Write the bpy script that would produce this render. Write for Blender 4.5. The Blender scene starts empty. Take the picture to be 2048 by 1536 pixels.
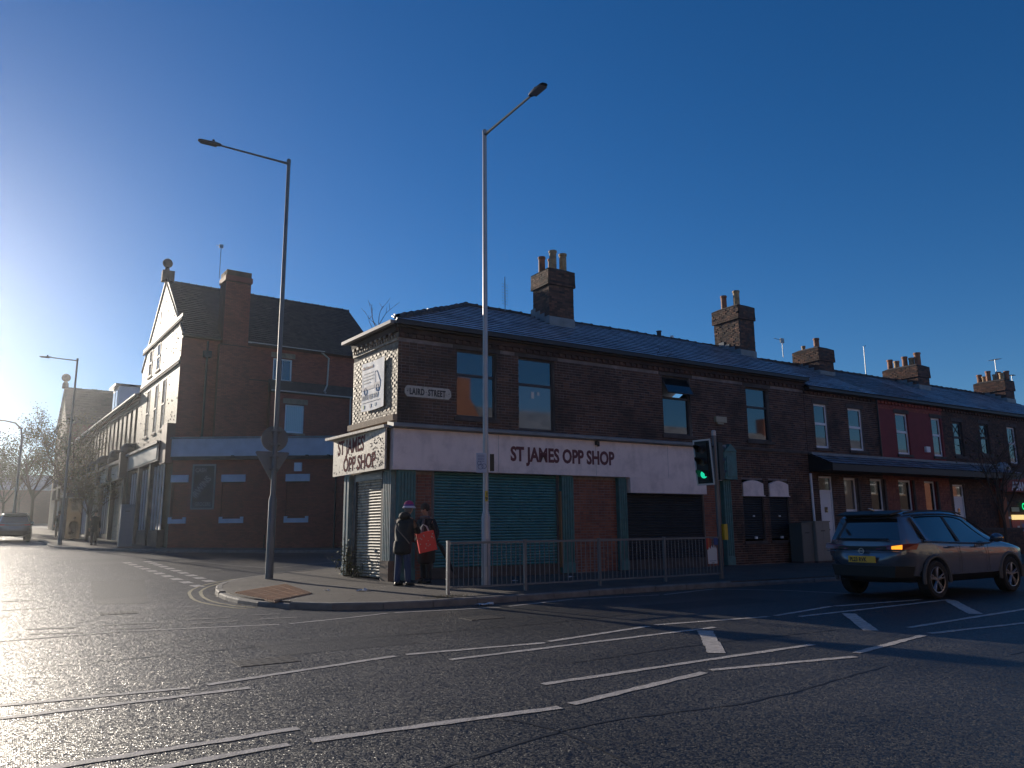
import bpy, bmesh, math, random
import numpy as np
from mathutils import Vector, Matrix
R = math.radians
rnd = random.Random(7)
SC = bpy.context.scene
COL = SC.collection

# ------------------------------------------------------------------ camera
cam_d = bpy.data.cameras.new("camera"); cam = bpy.data.objects.new("camera", cam_d); COL.objects.link(cam)
cam_d.sensor_fit = 'HORIZONTAL'; cam_d.sensor_width = 36.0; cam_d.lens = 1538.0/2048*36.0
cam_d.clip_start = 0.05; cam_d.clip_end = 4000
def _n(v): return v/np.linalg.norm(v)
_X = _n(np.array([3540-1024, -(1033-768), -1538.0]))
_p = _n(np.array([540-1024, -(1033+28.5-768), -1538.0]))
_Z = _n(np.cross(_X, _p)); _Z = _Z if _Z[1] > 0 else -_Z
_Y = np.cross(_Z, _X)
M = Matrix(np.array([_X, _Y, _Z]).tolist()).to_4x4()
M.translation = Vector((0, 0, 1.40)); cam.matrix_world = M
SC.camera = cam

# ------------------------------------------------------------------ sky and sun
SUN_AZ, SUN_EL = 100.3, 13.5            # azimuth counter-clockwise from +X
w = bpy.data.worlds.new("World"); SC.world = w; w.use_nodes = True
nt = w.node_tree; nt.nodes.clear()
sky = nt.nodes.new('ShaderNodeTexSky'); sky.sky_type = 'NISHITA'; sky.sun_disc = False
sky.sun_elevation = R(SUN_EL); sky.sun_rotation = R(90-SUN_AZ)
sky.altitude = 0; sky.air_density = 0.9; sky.dust_density = 0.16; sky.ozone_density = 4.2
hs = nt.nodes.new('ShaderNodeHueSaturation'); hs.inputs['Saturation'].default_value = 1.20; hs.inputs['Hue'].default_value = .506
bg = nt.nodes.new('ShaderNodeBackground'); bg.inputs[1].default_value = 0.098
wo = nt.nodes.new('ShaderNodeOutputWorld')
nt.links.new(sky.outputs[0], hs.inputs['Color']); nt.links.new(hs.outputs[0], bg.inputs[0]); nt.links.new(bg.outputs[0], wo.inputs[0])
sd = bpy.data.lights.new("sun", 'SUN'); sd.energy = 5.0; sd.angle = R(0.5); sd.color = (1.0, 0.88, 0.72)
so = bpy.data.objects.new("sun", sd); COL.objects.link(so)
sdir = Vector((math.cos(R(SUN_AZ))*math.cos(R(SUN_EL)), math.sin(R(SUN_AZ))*math.cos(R(SUN_EL)), math.sin(R(SUN_EL))))
so.rotation_euler = sdir.to_track_quat('Z', 'Y').to_euler(); so.location = (-10, 60, 40)
SC.view_settings.view_transform = 'Standard'; SC.view_settings.look = 'None'
SC.view_settings.exposure = 0.10; SC.view_settings.gamma = 1.0; SC.view_settings.use_curve_mapping = False

def ground(y): return 0.02*max(0.0, y-19.0)

# ------------------------------------------------------------------ materials
MATS = {}
def mat(name, col, rough=0.7, metal=0.0, spec=0.5, var=0.0, vscale=3.0, bump=0.0, bscale=40.0, tone=0.0, tcols=None,
        emit=None, estr=0.0, coat=0.0, alpha=None, dirt=None, dirt_amt=0.0, dirt_scale=1.5, rvar=0.0):
    if name in MATS: return MATS[name]
    m = bpy.data.materials.new(name); m.use_nodes = True; t = m.node_tree; N = t.nodes; Lk = t.links
    b = N['Principled BSDF']
    b.inputs['Roughness'].default_value = rough; b.inputs['Metallic'].default_value = metal
    b.inputs['Specular IOR Level'].default_value = spec; b.inputs['Coat Weight'].default_value = coat
    c4 = (*col, 1); geo = N.new('ShaderNodeNewGeometry'); cur = None
    def mixc(fac, a, bb, mode='MIX'):
        x = N.new('ShaderNodeMix'); x.data_type = 'RGBA'; x.blend_type = mode
        for s, vv in ((x.inputs[0], fac), (x.inputs[6], a), (x.inputs[7], bb)):
            if hasattr(vv, 'is_output'): Lk.new(vv, s)
            else: s.default_value = vv
        return x.outputs[2]
    cur = c4
    if tcols:
        at = N.new('ShaderNodeAttribute'); at.attribute_name = 'tone'
        oi = N.new('ShaderNodeObjectInfo')
        ad = N.new('ShaderNodeMath'); ad.operation = 'ADD'; Lk.new(at.outputs['Fac'], ad.inputs[0]); Lk.new(oi.outputs['Random'], ad.inputs[1])
        fr = N.new('ShaderNodeMath'); fr.operation = 'FRACT'; Lk.new(ad.outputs[0], fr.inputs[0])
        cr = N.new('ShaderNodeValToRGB'); cr.color_ramp.interpolation = 'LINEAR'
        while len(cr.color_ramp.elements) < len(tcols): cr.color_ramp.elements.new(0.5)
        for i, cc in enumerate(tcols):
            e = cr.color_ramp.elements[i]; e.position = i/(len(tcols)-1); e.color = (*cc, 1)
        Lk.new(fr.outputs[0], cr.inputs[0]); cur = cr.outputs[0]
    if var > 0:
        nz = N.new('ShaderNodeTexNoise'); nz.inputs['Scale'].default_value = vscale; nz.inputs['Detail'].default_value = 6
        Lk.new(geo.outputs['Position'], nz.inputs['Vector'])
        mr = N.new('ShaderNodeMapRange'); mr.inputs[1].default_value = 0.3; mr.inputs[2].default_value = 0.7
        mr.inputs[3].default_value = 1-var; mr.inputs[4].default_value = 1+var
        Lk.new(nz.outputs[0], mr.inputs[0])
        hs = N.new('ShaderNodeVectorMath'); hs.operation = 'SCALE'
        if hasattr(cur, 'is_output'): Lk.new(cur, hs.inputs[0])
        else: hs.inputs[0].default_value = cur[:3]
        Lk.new(mr.outputs[0], hs.inputs['Scale']); cur = hs.outputs[0]
    if dirt:
        n2 = N.new('ShaderNodeTexNoise'); n2.inputs['Scale'].default_value = dirt_scale; n2.inputs['Detail'].default_value = 8; n2.inputs['Roughness'].default_value = 0.65
        Lk.new(geo.outputs['Position'], n2.inputs['Vector'])
        m2 = N.new('ShaderNodeMapRange'); m2.inputs[1].default_value = 0.47; m2.inputs[2].default_value = 0.66; m2.inputs[4].default_value = dirt_amt
        Lk.new(n2.outputs[0], m2.inputs[0]); cur = mixc(m2.outputs[0], cur, (*dirt, 1))
    if hasattr(cur, 'is_output'): Lk.new(cur, b.inputs['Base Color'])
    else: b.inputs['Base Color'].default_value = cur
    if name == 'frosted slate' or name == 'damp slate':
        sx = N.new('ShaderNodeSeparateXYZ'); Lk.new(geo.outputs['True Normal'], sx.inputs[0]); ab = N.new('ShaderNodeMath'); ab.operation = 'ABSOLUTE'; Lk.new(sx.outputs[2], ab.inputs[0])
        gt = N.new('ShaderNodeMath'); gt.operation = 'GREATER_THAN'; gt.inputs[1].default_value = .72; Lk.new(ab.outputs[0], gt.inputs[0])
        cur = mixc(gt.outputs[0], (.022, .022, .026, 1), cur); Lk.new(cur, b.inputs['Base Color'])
    if name == 'white painted board':
        mpp = N.new('ShaderNodeMapping'); mpp.inputs['Scale'].default_value = (2.6, 2.6, .45); Lk.new(geo.outputs['Position'], mpp.inputs[0])
        n5 = N.new('ShaderNodeTexNoise'); n5.inputs['Scale'].default_value = 1.6; n5.inputs['Detail'].default_value = 6; Lk.new(mpp.outputs[0], n5.inputs['Vector'])
        m5 = N.new('ShaderNodeMapRange'); m5.inputs[1].default_value = .52; m5.inputs[2].default_value = .80; m5.inputs[4].default_value = .30; Lk.new(n5.outputs[0], m5.inputs[0])
        cur = mixc(m5.outputs[0], cur, (.38, .30, .27, 1)); Lk.new(cur, b.inputs['Base Color'])
    if rvar > 0:
        n4 = N.new('ShaderNodeTexNoise'); n4.inputs['Scale'].default_value = vscale*2; n4.inputs['Detail'].default_value = 5
        Lk.new(geo.outputs['Position'], n4.inputs['Vector'])
        m4 = N.new('ShaderNodeMapRange'); m4.inputs[1].default_value = .3; m4.inputs[2].default_value = .7
        m4.inputs[3].default_value = max(.02, rough-rvar); m4.inputs[4].default_value = min(1, rough+rvar); Lk.new(n4.outputs[0], m4.inputs[0]); Lk.new(m4.outputs[0], b.inputs['Roughness'])
    if bump > 0:
        n3 = N.new('ShaderNodeTexNoise'); n3.inputs['Scale'].default_value = bscale; n3.inputs['Detail'].default_value = 4
        Lk.new(geo.outputs['Position'], n3.inputs['Vector'])
        bp = N.new('ShaderNodeBump'); bp.inputs['Strength'].default_value = bump; bp.inputs['Distance'].default_value = 0.01
        Lk.new(n3.outputs[0], bp.inputs['Height']); Lk.new(bp.outputs[0], b.inputs['Normal'])
    if emit:
        b.inputs['Emission Color'].default_value = (*emit, 1); b.inputs['Emission Strength'].default_value = estr
    MATS[name] = m; return m

def asphalt():
    m = bpy.data.materials.new('asphalt'); m.use_nodes = True; t = m.node_tree; N = t.nodes; K = t.links; b = N['Principled BSDF']
    g = N.new('ShaderNodeNewGeometry')
    vo = N.new('ShaderNodeTexVoronoi'); vo.inputs['Scale'].default_value = 80; K.new(g.outputs['Position'], vo.inputs['Vector'])
    nz = N.new('ShaderNodeTexNoise'); nz.inputs['Scale'].default_value = .35; nz.inputs['Detail'].default_value = 8; K.new(g.outputs['Position'], nz.inputs['Vector'])
    mp = N.new('ShaderNodeMapping'); mp.inputs['Scale'].default_value = (.12, 1.3, 1); K.new(g.outputs['Position'], mp.inputs[0])
    nt2 = N.new('ShaderNodeTexNoise'); nt2.inputs['Scale'].default_value = .8; nt2.inputs['Detail'].default_value = 4; K.new(mp.outputs[0], nt2.inputs['Vector'])
    cr = N.new('ShaderNodeValToRGB'); e = cr.color_ramp.elements; e[0].position = .0; e[0].color = (.014, .014, .015, 1); e[1].position = 1; e[1].color = (.068, .064, .058, 1)
    K.new(vo.outputs['Color'], cr.inputs[0])
    mr = N.new('ShaderNodeMapRange'); mr.inputs[1].default_value = .35; mr.inputs[2].default_value = .65; mr.inputs[3].default_value = .6; mr.inputs[4].default_value = 1.35; K.new(nz.outputs[0], mr.inputs[0])
    m3 = N.new('ShaderNodeMapRange'); m3.inputs[1].default_value = .35; m3.inputs[2].default_value = .65; m3.inputs[3].default_value = .7; m3.inputs[4].default_value = 1.2; K.new(nt2.outputs[0], m3.inputs[0])
    mu = N.new('ShaderNodeMath'); mu.operation = 'MULTIPLY'; K.new(mr.outputs[0], mu.inputs[0]); K.new(m3.outputs[0], mu.inputs[1])
    sc = N.new('ShaderNodeVectorMath'); sc.operation = 'SCALE'; K.new(cr.outputs[0], sc.inputs[0]); K.new(mu.outputs[0], sc.inputs['Scale'])
    K.new(sc.outputs[0], b.inputs['Base Color'])
    rr = N.new('ShaderNodeMapRange'); rr.inputs[3].default_value = .26; rr.inputs[4].default_value = .68; K.new(vo.outputs['Color'], rr.inputs[0]); K.new(rr.outputs[0], b.inputs['Roughness'])
    # rounded stones, standing a few millimetres proud of the binder
    v2 = N.new('ShaderNodeTexVoronoi'); v2.inputs['Scale'].default_value = 80; K.new(g.outputs['Position'], v2.inputs['Vector'])
    wn = N.new('ShaderNodeVectorMath'); wn.operation = 'SUBTRACT'; wn.inputs[1].default_value = (.5, .5, .5); K.new(vo.outputs['Color'], wn.inputs[0])
    ws = N.new('ShaderNodeVectorMath'); ws.operation = 'SCALE'; ws.inputs['Scale'].default_value = .62; K.new(wn.outputs[0], ws.inputs[0])
    bp = N.new('ShaderNodeBump'); bp.invert = True; bp.inputs['Strength'].default_value = .55; bp.inputs['Distance'].default_value = .008
    K.new(v2.outputs['Distance'], bp.inputs['Height'])
    ad = N.new('ShaderNodeVectorMath'); ad.operation = 'ADD'; K.new(bp.outputs[0], ad.inputs[0]); K.new(ws.outputs[0], ad.inputs[1])
    no = N.new('ShaderNodeVectorMath'); no.operation = 'NORMALIZE'; K.new(ad.outputs[0], no.inputs[0]); K.new(no.outputs[0], b.inputs['Normal'])
    b.inputs['Specular IOR Level'].default_value = .5
    return m
ASPH = asphalt()
def brick_far(name, col, mort):
    m = bpy.data.materials.new(name); m.use_nodes = True; t = m.node_tree; N = t.nodes; K = t.links; b = N['Principled BSDF']
    g = N.new('ShaderNodeNewGeometry'); s = N.new('ShaderNodeSeparateXYZ'); K.new(g.outputs['Position'], s.inputs[0])
    a = N.new('ShaderNodeMath'); a.operation = 'ADD'; K.new(s.outputs[0], a.inputs[0]); K.new(s.outputs[1], a.inputs[1])
    c = N.new('ShaderNodeCombineXYZ'); K.new(a.outputs[0], c.inputs[0]); K.new(s.outputs[2], c.inputs[1])
    br = N.new('ShaderNodeTexBrick'); br.inputs['Scale'].default_value = 1; br.inputs['Brick Width'].default_value = .23; br.inputs['Row Height'].default_value = .075; br.inputs['Mortar Size'].default_value = .01
    br.inputs['Color1'].default_value = (*col, 1); br.inputs['Color2'].default_value = (*[x*.6 for x in col], 1); br.inputs['Mortar'].default_value = (*mort, 1)
    K.new(c.outputs[0], br.inputs['Vector']); K.new(br.outputs[0], b.inputs['Base Color']); b.inputs['Roughness'].default_value = .85
    MATS[name] = m; return m

SOOT = [(.034, .018, .014), (.075, .036, .026), (.12, .056, .036), (.050, .028, .024), (.15, .072, .044), (.045, .025, .022)]
BR_DARK = mat('sooty brick', (.06, .04, .04), .78, tcols=SOOT, bump=.5, bscale=60, var=.25, vscale=2.0, dirt=(.012, .010, .011), dirt_amt=.75, dirt_scale=.75)
BR_GLAZE = mat('weathered buff brick', (.3, .2, .12), .6, tcols=[(.30, .20, .12), (.46, .34, .22), (.20, .13, .09), (.40, .29, .18), (.13, .08, .055), (.50, .38, .25), (.22, .13, .08)], bump=.15, bscale=35, var=.3, vscale=3, dirt=(.05, .035, .025), dirt_amt=.7, dirt_scale=5)
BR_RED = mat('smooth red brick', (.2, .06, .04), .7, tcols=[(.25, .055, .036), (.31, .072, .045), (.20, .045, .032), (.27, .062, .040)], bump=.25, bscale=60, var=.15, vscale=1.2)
BR_ORANGE = mat('orange red pier brick', (.25, .09, .05), .7, tcols=[(.22, .075, .045), (.28, .10, .06), (.17, .055, .04), (.25, .085, .05)], bump=.3, bscale=60, var=.2)
BR_STACK = mat('chimney brick', (.12, .06, .04), .8, tcols=[(.10, .045, .03), (.20, .09, .055), (.05, .03, .024), (.15, .07, .045), (.035, .024, .022)], bump=.35, bscale=40, var=.3, vscale=4, dirt=(.02, .018, .016), dirt_amt=.6, dirt_scale=2)
BR_PALE = mat('sunlit cream brick', (.4, .3, .2), .6, tcols=[(.38, .28, .18), (.44, .33, .21), (.31, .22, .14), (.40, .30, .19)], bump=.25, bscale=60, var=.15)  # yellow sunlight on gable and shop row put into the brick colour
MORT = mat('old mortar', (.24, .20, .19), .95, var=.3, vscale=6, dirt=(.03, .025, .025), dirt_amt=.8, dirt_scale=.75)
MORT_D = mat('dark mortar', (.07, .055, .05), .95, var=.3, vscale=6)
MORT_R = mat('red wall mortar', (.10, .045, .035), .95, var=.2)
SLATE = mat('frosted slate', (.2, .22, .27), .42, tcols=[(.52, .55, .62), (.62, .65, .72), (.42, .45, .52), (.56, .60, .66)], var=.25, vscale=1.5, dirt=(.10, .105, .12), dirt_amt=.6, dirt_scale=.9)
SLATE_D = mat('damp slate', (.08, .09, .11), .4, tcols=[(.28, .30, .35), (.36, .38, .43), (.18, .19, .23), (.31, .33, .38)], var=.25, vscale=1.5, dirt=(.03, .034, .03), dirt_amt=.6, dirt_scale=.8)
TILE = mat('brown roof tile', (.06, .045, .04), .8, tcols=[(.065, .048, .040), (.085, .06, .05), (.05, .036, .032)], var=.2)
RIDGE = mat('ridge tile', (.05, .045, .045), .7, var=.3, vscale=5)
STONE = mat('sandstone', (.26, .19, .14), .85, var=.25, vscale=5, bump=.3)
STONE_D = mat('sooty stone', (.075, .062, .058), .85, var=.3, vscale=4, bump=.3)
WHITE = mat('white painted board', (.86, .72, .68), .55, var=.05, vscale=.8, dirt=(.50, .40, .39), dirt_amt=.45, dirt_scale=2.2)
WHITE2 = mat('weathered cream board', (.62, .54, .43), .6, var=.15, vscale=6, dirt=(.16, .12, .10), dirt_amt=.6, dirt_scale=9, bump=.12, bscale=18)
PVC = mat('white upvc', (.72, .74, .78), .4)
PVC_D = mat('dark painted timber', (.05, .048, .052), .6, var=.2)
GLASS = mat('window glass', (.012, .016, .02), .03, spec=1.0, coat=.6)
GLASS_B = mat('window glass over pale blind', (.10, .125, .13), .05, spec=1.0, coat=.6)
MAROON = mat('maroon lettering', (.12, .018, .03), .5)
BROWN_L = mat('faded brown lettering', (.20, .06, .06), .95, spec=.1)
TEAL = mat('teal painted timber', (.05, .17, .17), .5, var=.2, vscale=6, dirt=(.09, .15, .15), dirt_amt=.4, dirt_scale=7)
TEAL_L = mat('sunlit teal painted timber', (.17, .27, .28), .55, var=.15, vscale=6, dirt=(.35, .33, .30), dirt_amt=.5, dirt_scale=8)  # lit copy of the teal paint, sunlight put into the colour
SHUT_T = mat('teal roller shutter', (.06, .22, .23), .38, metal=.4, var=.15, vscale=3, rvar=.12)
SHUT_B = mat('black roller shutter', (.028, .03, .034), .42, metal=.4, var=.2)
SHUT_C = mat('cream roller shutter', (.46, .40, .30), .5, var=.15, vscale=8, dirt=(.06, .045, .035), dirt_amt=.8, dirt_scale=6)
GALV = mat('galvanised steel', (.30, .31, .32), .42, metal=.6, var=.12, vscale=6)
GREY_P = mat('grey painted steel', (.15, .16, .17), .5, metal=.2, var=.1)
PALE_P = mat('pale grey steel column', (.40, .39, .40), .42, metal=.35, var=.08, vscale=3)
DKGREY = mat('dark grey painted column', (.10, .105, .115), .42, metal=.3, var=.1)
BLACK = mat('matt black plastic', (.008, .008, .009), .5)
RUBBER = mat('tyre rubber', (.012, .012, .013), .8)
LEAD = mat('grey lead flashing', (.20, .22, .23), .6, var=.2)
GUTTER = mat('black gutter', (.018, .018, .02), .5)
GUTTER_W = mat('pale gutter', (.42, .38, .36), .6)
POT = mat('terracotta pot', (.30, .12, .06), .7, var=.3, vscale=8, dirt=(.06, .04, .03), dirt_amt=.6, dirt_scale=5)
POT_B = mat('buff chimney pot', (.42, .27, .14), .7, var=.3, vscale=8, dirt=(.06, .04, .03), dirt_amt=.5, dirt_scale=5)
PAVE = mat('pavement tarmac', (.085, .072, .062), .8, var=.25, vscale=1.2, bump=.6, bscale=130)
KERB = mat('kerb concrete', (.16, .15, .14), .8, var=.25, vscale=5, bump=.3, bscale=60)
TACT = mat('buff tactile paving', (.46, .27, .15), .75, var=.15, vscale=3, bump=.2, bscale=80)
LINE = mat('worn white road paint', (.50, .46, .42), .65, var=.18, vscale=9, bump=.5, bscale=70, dirt=(.12, .115, .11), dirt_amt=.55, dirt_scale=14)
LINE_W = mat('very worn white road paint', (.30, .28, .25), .65, var=.25, vscale=9, bump=.5, bscale=70, dirt=(.06, .06, .06), dirt_amt=.85, dirt_scale=9)
YLINE = mat('worn yellow road paint', (.42, .36, .20), .65, var=.2, vscale=9, dirt=(.10, .095, .085), dirt_amt=.6, dirt_scale=10)
PATCH = mat('pale asphalt patch', (.04, .038, .036), .55, var=.3, vscale=30, bump=.6, bscale=90)

# ------------------------------------------------------------------ object helpers
def tag(o, label=None, cat=None, group=None, kind=None):
    if label: o['label'] = label
    if cat: o['category'] = cat
    if group: o['group'] = group
    if kind: o['kind'] = kind
    return o
def empty(name, loc=(0, 0, 0), rz=0.0, label=None, cat=None, group=None):
    e = bpy.data.objects.new(name, None); e.empty_display_size = .2; COL.objects.link(e)
    e.location = loc; e.rotation_euler = (0, 0, rz); return tag(e, label, cat, group)
def rootmat(o):
    while o.parent: o = o.parent
    return Matrix.Translation(o.location) @ o.rotation_euler.to_matrix().to_4x4()
def copy_tree(o, parent=None):
    c = o.copy(); COL.objects.link(c); c.parent = parent
    for ch in list(o.children): copy_tree(ch, c)
    return c
class MB:
    def __init__(s): s.v = []; s.f = []; s.t = []
    def poly(s, pts, tone=None):
        n = len(s.v); s.v += [tuple(p) for p in pts]; s.f.append(tuple(range(n, n+len(pts)))); return s
    def hexa(s, b, tp):
        n = len(s.v); s.v += [tuple(p) for p in b]+[tuple(p) for p in tp]
        s.f += [(n+3, n+2, n+1, n), (n+4, n+5, n+6, n+7)]+[(n+i, n+(i+1) % 4, n+4+(i+1) % 4, n+4+i) for i in range(4)]; return s
    def box(s, x0, x1, y0, y1, z0, z1):
        return s.hexa([(x0, y0, z0), (x1, y0, z0), (x1, y1, z0), (x0, y1, z0)], [(x0, y0, z1), (x1, y0, z1), (x1, y1, z1), (x0, y1, z1)])
    def prism(s, pts, vec):
        n = len(s.v); k = len(pts); vec = Vector(vec)
        s.v += [tuple(p) for p in pts]+[tuple(Vector(p)+vec) for p in pts]
        s.f.append(tuple(range(n+k-1, n-1, -1))); s.f.append(tuple(range(n+k, n+2*k)))
        s.f += [(n+i, n+(i+1) % k, n+k+(i+1) % k, n+k+i) for i in range(k)]; return s
    def tube(s, pts, rads, n=8, cap=True):
        pts = [Vector(p) for p in pts]
        if not hasattr(rads, '__len__'): rads = [rads]*len(pts)
        base = len(s.v); prev = None
        for i, p in enumerate(pts):
            d = (pts[min(i+1, len(pts)-1)]-pts[max(i-1, 0)])
            if d.length < 1e-9: d = Vector((0, 0, 1))
            d.normalize()
            a = Vector((0, 0, 1)) if abs(d.z) < .9 else Vector((1, 0, 0))
            if prev is not None: a = prev
            u = (a-d*a.dot(d)); u.normalize(); v = d.cross(u); prev = u
            for k in range(n):
                an = 2*math.pi*k/n; q = p+(u*math.cos(an)+v*math.sin(an))*rads[i]; s.v.append(tuple(q))
        for i in range(len(pts)-1):
            for k in range(n):
                a0 = base+i*n+k; b0 = base+i*n+(k+1) % n; s.f.append((a0, b0, b0+n, a0+n))
        if cap: s.f.append(tuple(base+k for k in range(n-1, -1, -1))); s.f.append(tuple(base+(len(pts)-1)*n+k for k in range(n)))
        return s
    def lathe(s, prof, c, n=16):
        return s.tube([(c[0], c[1], c[2]+z) for r, z in prof], [max(r, .0005) for r, z in prof], n)
    def ball(s, c, r, n=10, sc=(1, 1, 1)):
        b = len(s.v); m = n//2+1
        for i in range(m+1):
            th = math.pi*i/m
            for k in range(n):
                ph = 2*math.pi*k/n; s.v.append((c[0]+sc[0]*r*math.sin(th)*math.cos(ph), c[1]+sc[1]*r*math.sin(th)*math.sin(ph), c[2]+sc[2]*r*math.cos(th)))
        for i in range(m):
            for k in range(n):
                s.f.append((b+i*n+k, b+(i+1)*n+k, b+(i+1)*n+(k+1) % n, b+i*n+(k+1) % n))
        return s
    def mesh(s, name, mt, inv=None, smooth=False):
        me = bpy.data.meshes.new(name)
        vs = s.v if inv is None else [tuple(inv @ Vector(p)) for p in s.v]
        me.from_pydata(vs, [], s.f); me.validate(); me.update()
        if mt: me.materials.append(mt)
        bm = bmesh.new(); bm.from_mesh(me); bmesh.ops.recalc_face_normals(bm, faces=bm.faces); bm.to_mesh(me); bm.free()
        if smooth:
            for p in me.polygons: p.use_smooth = True
            me.set_sharp_from_angle(angle=R(40))
        return me
    def build(s, name, mt, parent=None, smooth=False, kind=None):
        inv = rootmat(parent).inverted() if parent else None
        o = bpy.data.objects.new(name, s.mesh(name, mt, inv, smooth)); COL.objects.link(o); o.parent = parent
        if kind: o['kind'] = kind
        return o
class Fr:
    """wall frame: u runs left to right seen from outside, d is outward"""
    def __init__(s, x, y, deg): s.x, s.y = x, y; a = R(deg); s.c, s.s = math.cos(a), math.sin(a); s.deg = deg
    def p(s, u, d, z): return (s.x+u*s.c+d*s.s, s.y+u*s.s-d*s.c, z)
    def box(s, mb, u0, u1, d0, d1, z0, z1):
        return mb.hexa([s.p(u0, d1, z0), s.p(u1, d1, z0), s.p(u1, d0, z0), s.p(u0, d0, z0)], [s.p(u0, d1, z1), s.p(u1, d1, z1), s.p(u1, d0, z1), s.p(u0, d0, z1)])
def fbox(F, parent, name, mt, *a, **k): return F.box(MB(), *a).build(name, mt, parent, **k)

def wall(F, parent, name, mt, u0, u1, z0, z1, holes=(), rev=.11, reveal_mat=None, clip=None):
    """mortar bed with real openings and reveals"""
    us = sorted({u0, u1, *[h[0] for h in holes], *[h[1] for h in holes]}); zs = sorted({z0, z1, *[h[2] for h in holes], *[h[3] for h in holes]})
    us = [u for u in us if u0 <= u <= u1]; zs = [z for z in zs if z0 <= z <= z1]
    mb = MB()
    for i in range(len(us)-1):
        for j in range(len(zs)-1):
            cu = (us[i]+us[i+1])/2; cz = (zs[j]+zs[j+1])/2
            if any(h[0] < cu < h[1] and h[2] < cz < h[3] for h in holes): continue
            mb.poly([F.p(us[i], 0, zs[j]), F.p(us[i+1], 0, zs[j]), F.p(us[i+1], 0, zs[j+1]), F.p(us[i], 0, zs[j+1])])
    for h in holes:
        a, b, c, d = h[:4]
        for q in ([(a, c), (a, d)], [(a, d), (b, d)], [(b, d), (b, c)], [(b, c), (a, c)]):
            mb.poly([F.p(q[0][0], .006, q[0][1]), F.p(q[1][0], .006, q[1][1]), F.p(q[1][0], -rev, q[1][1]), F.p(q[0][0], -rev, q[0][1])])
    return mb.build(name, mt, parent)

UNITB = {}
def unit_box(name, mt):
    k = (name, mt.name)
    if k not in UNITB: UNITB[k] = MB().box(0, 1, -1, 0, 0, 1).mesh(name, mt)
    return UNITB[k]
def bricks(F, parent, mt, u0, u1, z0, z1, holes=(), n_ind=0, prefer=None, clip=None, bw=.215, bh=.065, j=.014, proud=.009, rough=.004, seed=1, header=3, name='brick', erode=0.0, skew=(0, 0)):
    rg = random.Random(seed); L = []; course = bh+j; nz = int((z1-z0)/course)
    for r in range(nz):
        z = z0+r*course; hd = header and (r % (header+1) == header)
        wv = (bw-j)/2 if hd else bw; u = u0-(rg.random()*.02)-(0 if r % 2 else (wv+j)/2)
        while u < u1:
            a, b = max(u, u0), min(u+wv, u1); u += wv+j
            if b-a < .03: continue
            # cut at openings
            segs = [(a, b)]
            for h in holes:
                if z+bh > h[2] and z < h[3]:
                    ns = []
                    for (p, q) in segs:
                        if q <= h[0] or p >= h[1]: ns.append((p, q))
                        else:
                            if p < h[0]: ns.append((p, h[0]))
                            if q > h[1]: ns.append((h[1], q))
                    segs = ns
            for (p, q) in segs:
                if q-p < .02: continue
                if clip and not clip((p+q)/2, z+bh/2): continue
                d = proud+rg.uniform(-rough, rough)
                if erode and rg.random() < erode: d = max(.002, d-rg.uniform(.004, .012))
                L.append((p, q, z+rg.uniform(-.0015, .0015), z+bh, d))
    if n_ind and prefer:
        L.sort(key=lambda t: prefer((t[0]+t[1])/2, t[2]))
    elif n_ind: L.sort(key=lambda t: t[0])
    inv = rootmat(parent).inverted(); me = unit_box(name, mt) if n_ind else None
    for (p, q, a, b, d) in L[:n_ind]:
        o = bpy.data.objects.new(name, me); COL.objects.link(o); o.parent = parent
        c = inv @ Vector(F.p(p, 0, a)); o.location = c
        o.rotation_euler = (0, 0, R(F.deg)-(parent_rz(parent))); o.scale = (q-p, d, b-a)
    rest = L[n_ind:]
    if rest:
        A = np.array(rest); k = len(rest)
        cor = np.array([(0, 0, 0), (1, 0, 0), (1, 1, 0), (0, 1, 0), (0, 0, 1), (1, 0, 1), (1, 1, 1), (0, 1, 1)], float)
        # corner order: u, d(0 inner,1 outer), z
        U = A[:, 0:1]+(A[:, 1:2]-A[:, 0:1])*cor[:, 0]; SK = np.array([rg.uniform(*skew) for _ in range(k)])[:, None]; D = (A[:, 4:5]+SK*(cor[:, 0]-.5))*cor[:, 1]-.004*(1-cor[:, 1]); Z = A[:, 2:3]+(A[:, 3:4]-A[:, 2:3])*cor[:, 2]
        X = F.x+U*F.c+D*F.s; Y = F.y+U*F.s-D*F.c
        P = np.stack([X, Y, Z], -1).reshape(-1, 3)
        iv = np.array(inv); P = P@iv[:3, :3].T+iv[:3, 3]
        fq = np.array([(3, 2, 6, 7), (0, 3, 7, 4), (2, 1, 5, 6), (7, 6, 5, 4), (0, 1, 2, 3)])
        FF = (np.arange(k)[:, None, None]*8+fq[None]).reshape(-1, 4)
        o = np_mesh(name, P, FF, mt, parent, np.repeat(np.array([rg.random() for _ in range(k)]), 5)); o['kind'] = 'stuff'
def parent_rz(o):
    while o.parent: o = o.parent
    return o.rotation_euler.z
def np_mesh(name, P, FF, mt, parent=None, tone=None):
    me = bpy.data.meshes.new(name); me.vertices.add(len(P)); me.vertices.foreach_set('co', np.ascontiguousarray(P, dtype=np.float32).ravel())
    k = FF.shape[1]; me.loops.add(FF.size); me.loops.foreach_set('vertex_index', FF.astype(np.int32).ravel())
    me.polygons.add(len(FF)); me.polygons.foreach_set('loop_start', np.arange(0, FF.size, k, dtype=np.int32)); me.polygons.foreach_set('loop_total', np.full(len(FF), k, dtype=np.int32))
    me.update(calc_edges=True); me.shade_flat(); me.materials.append(mt)
    if tone is not None:
        at = me.attributes.new('tone', 'FLOAT', 'FACE'); at.data.foreach_set('value', np.asarray(tone, dtype=np.float32))
    o = bpy.data.objects.new(name, me); COL.objects.link(o); o.parent = parent; return o

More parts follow.
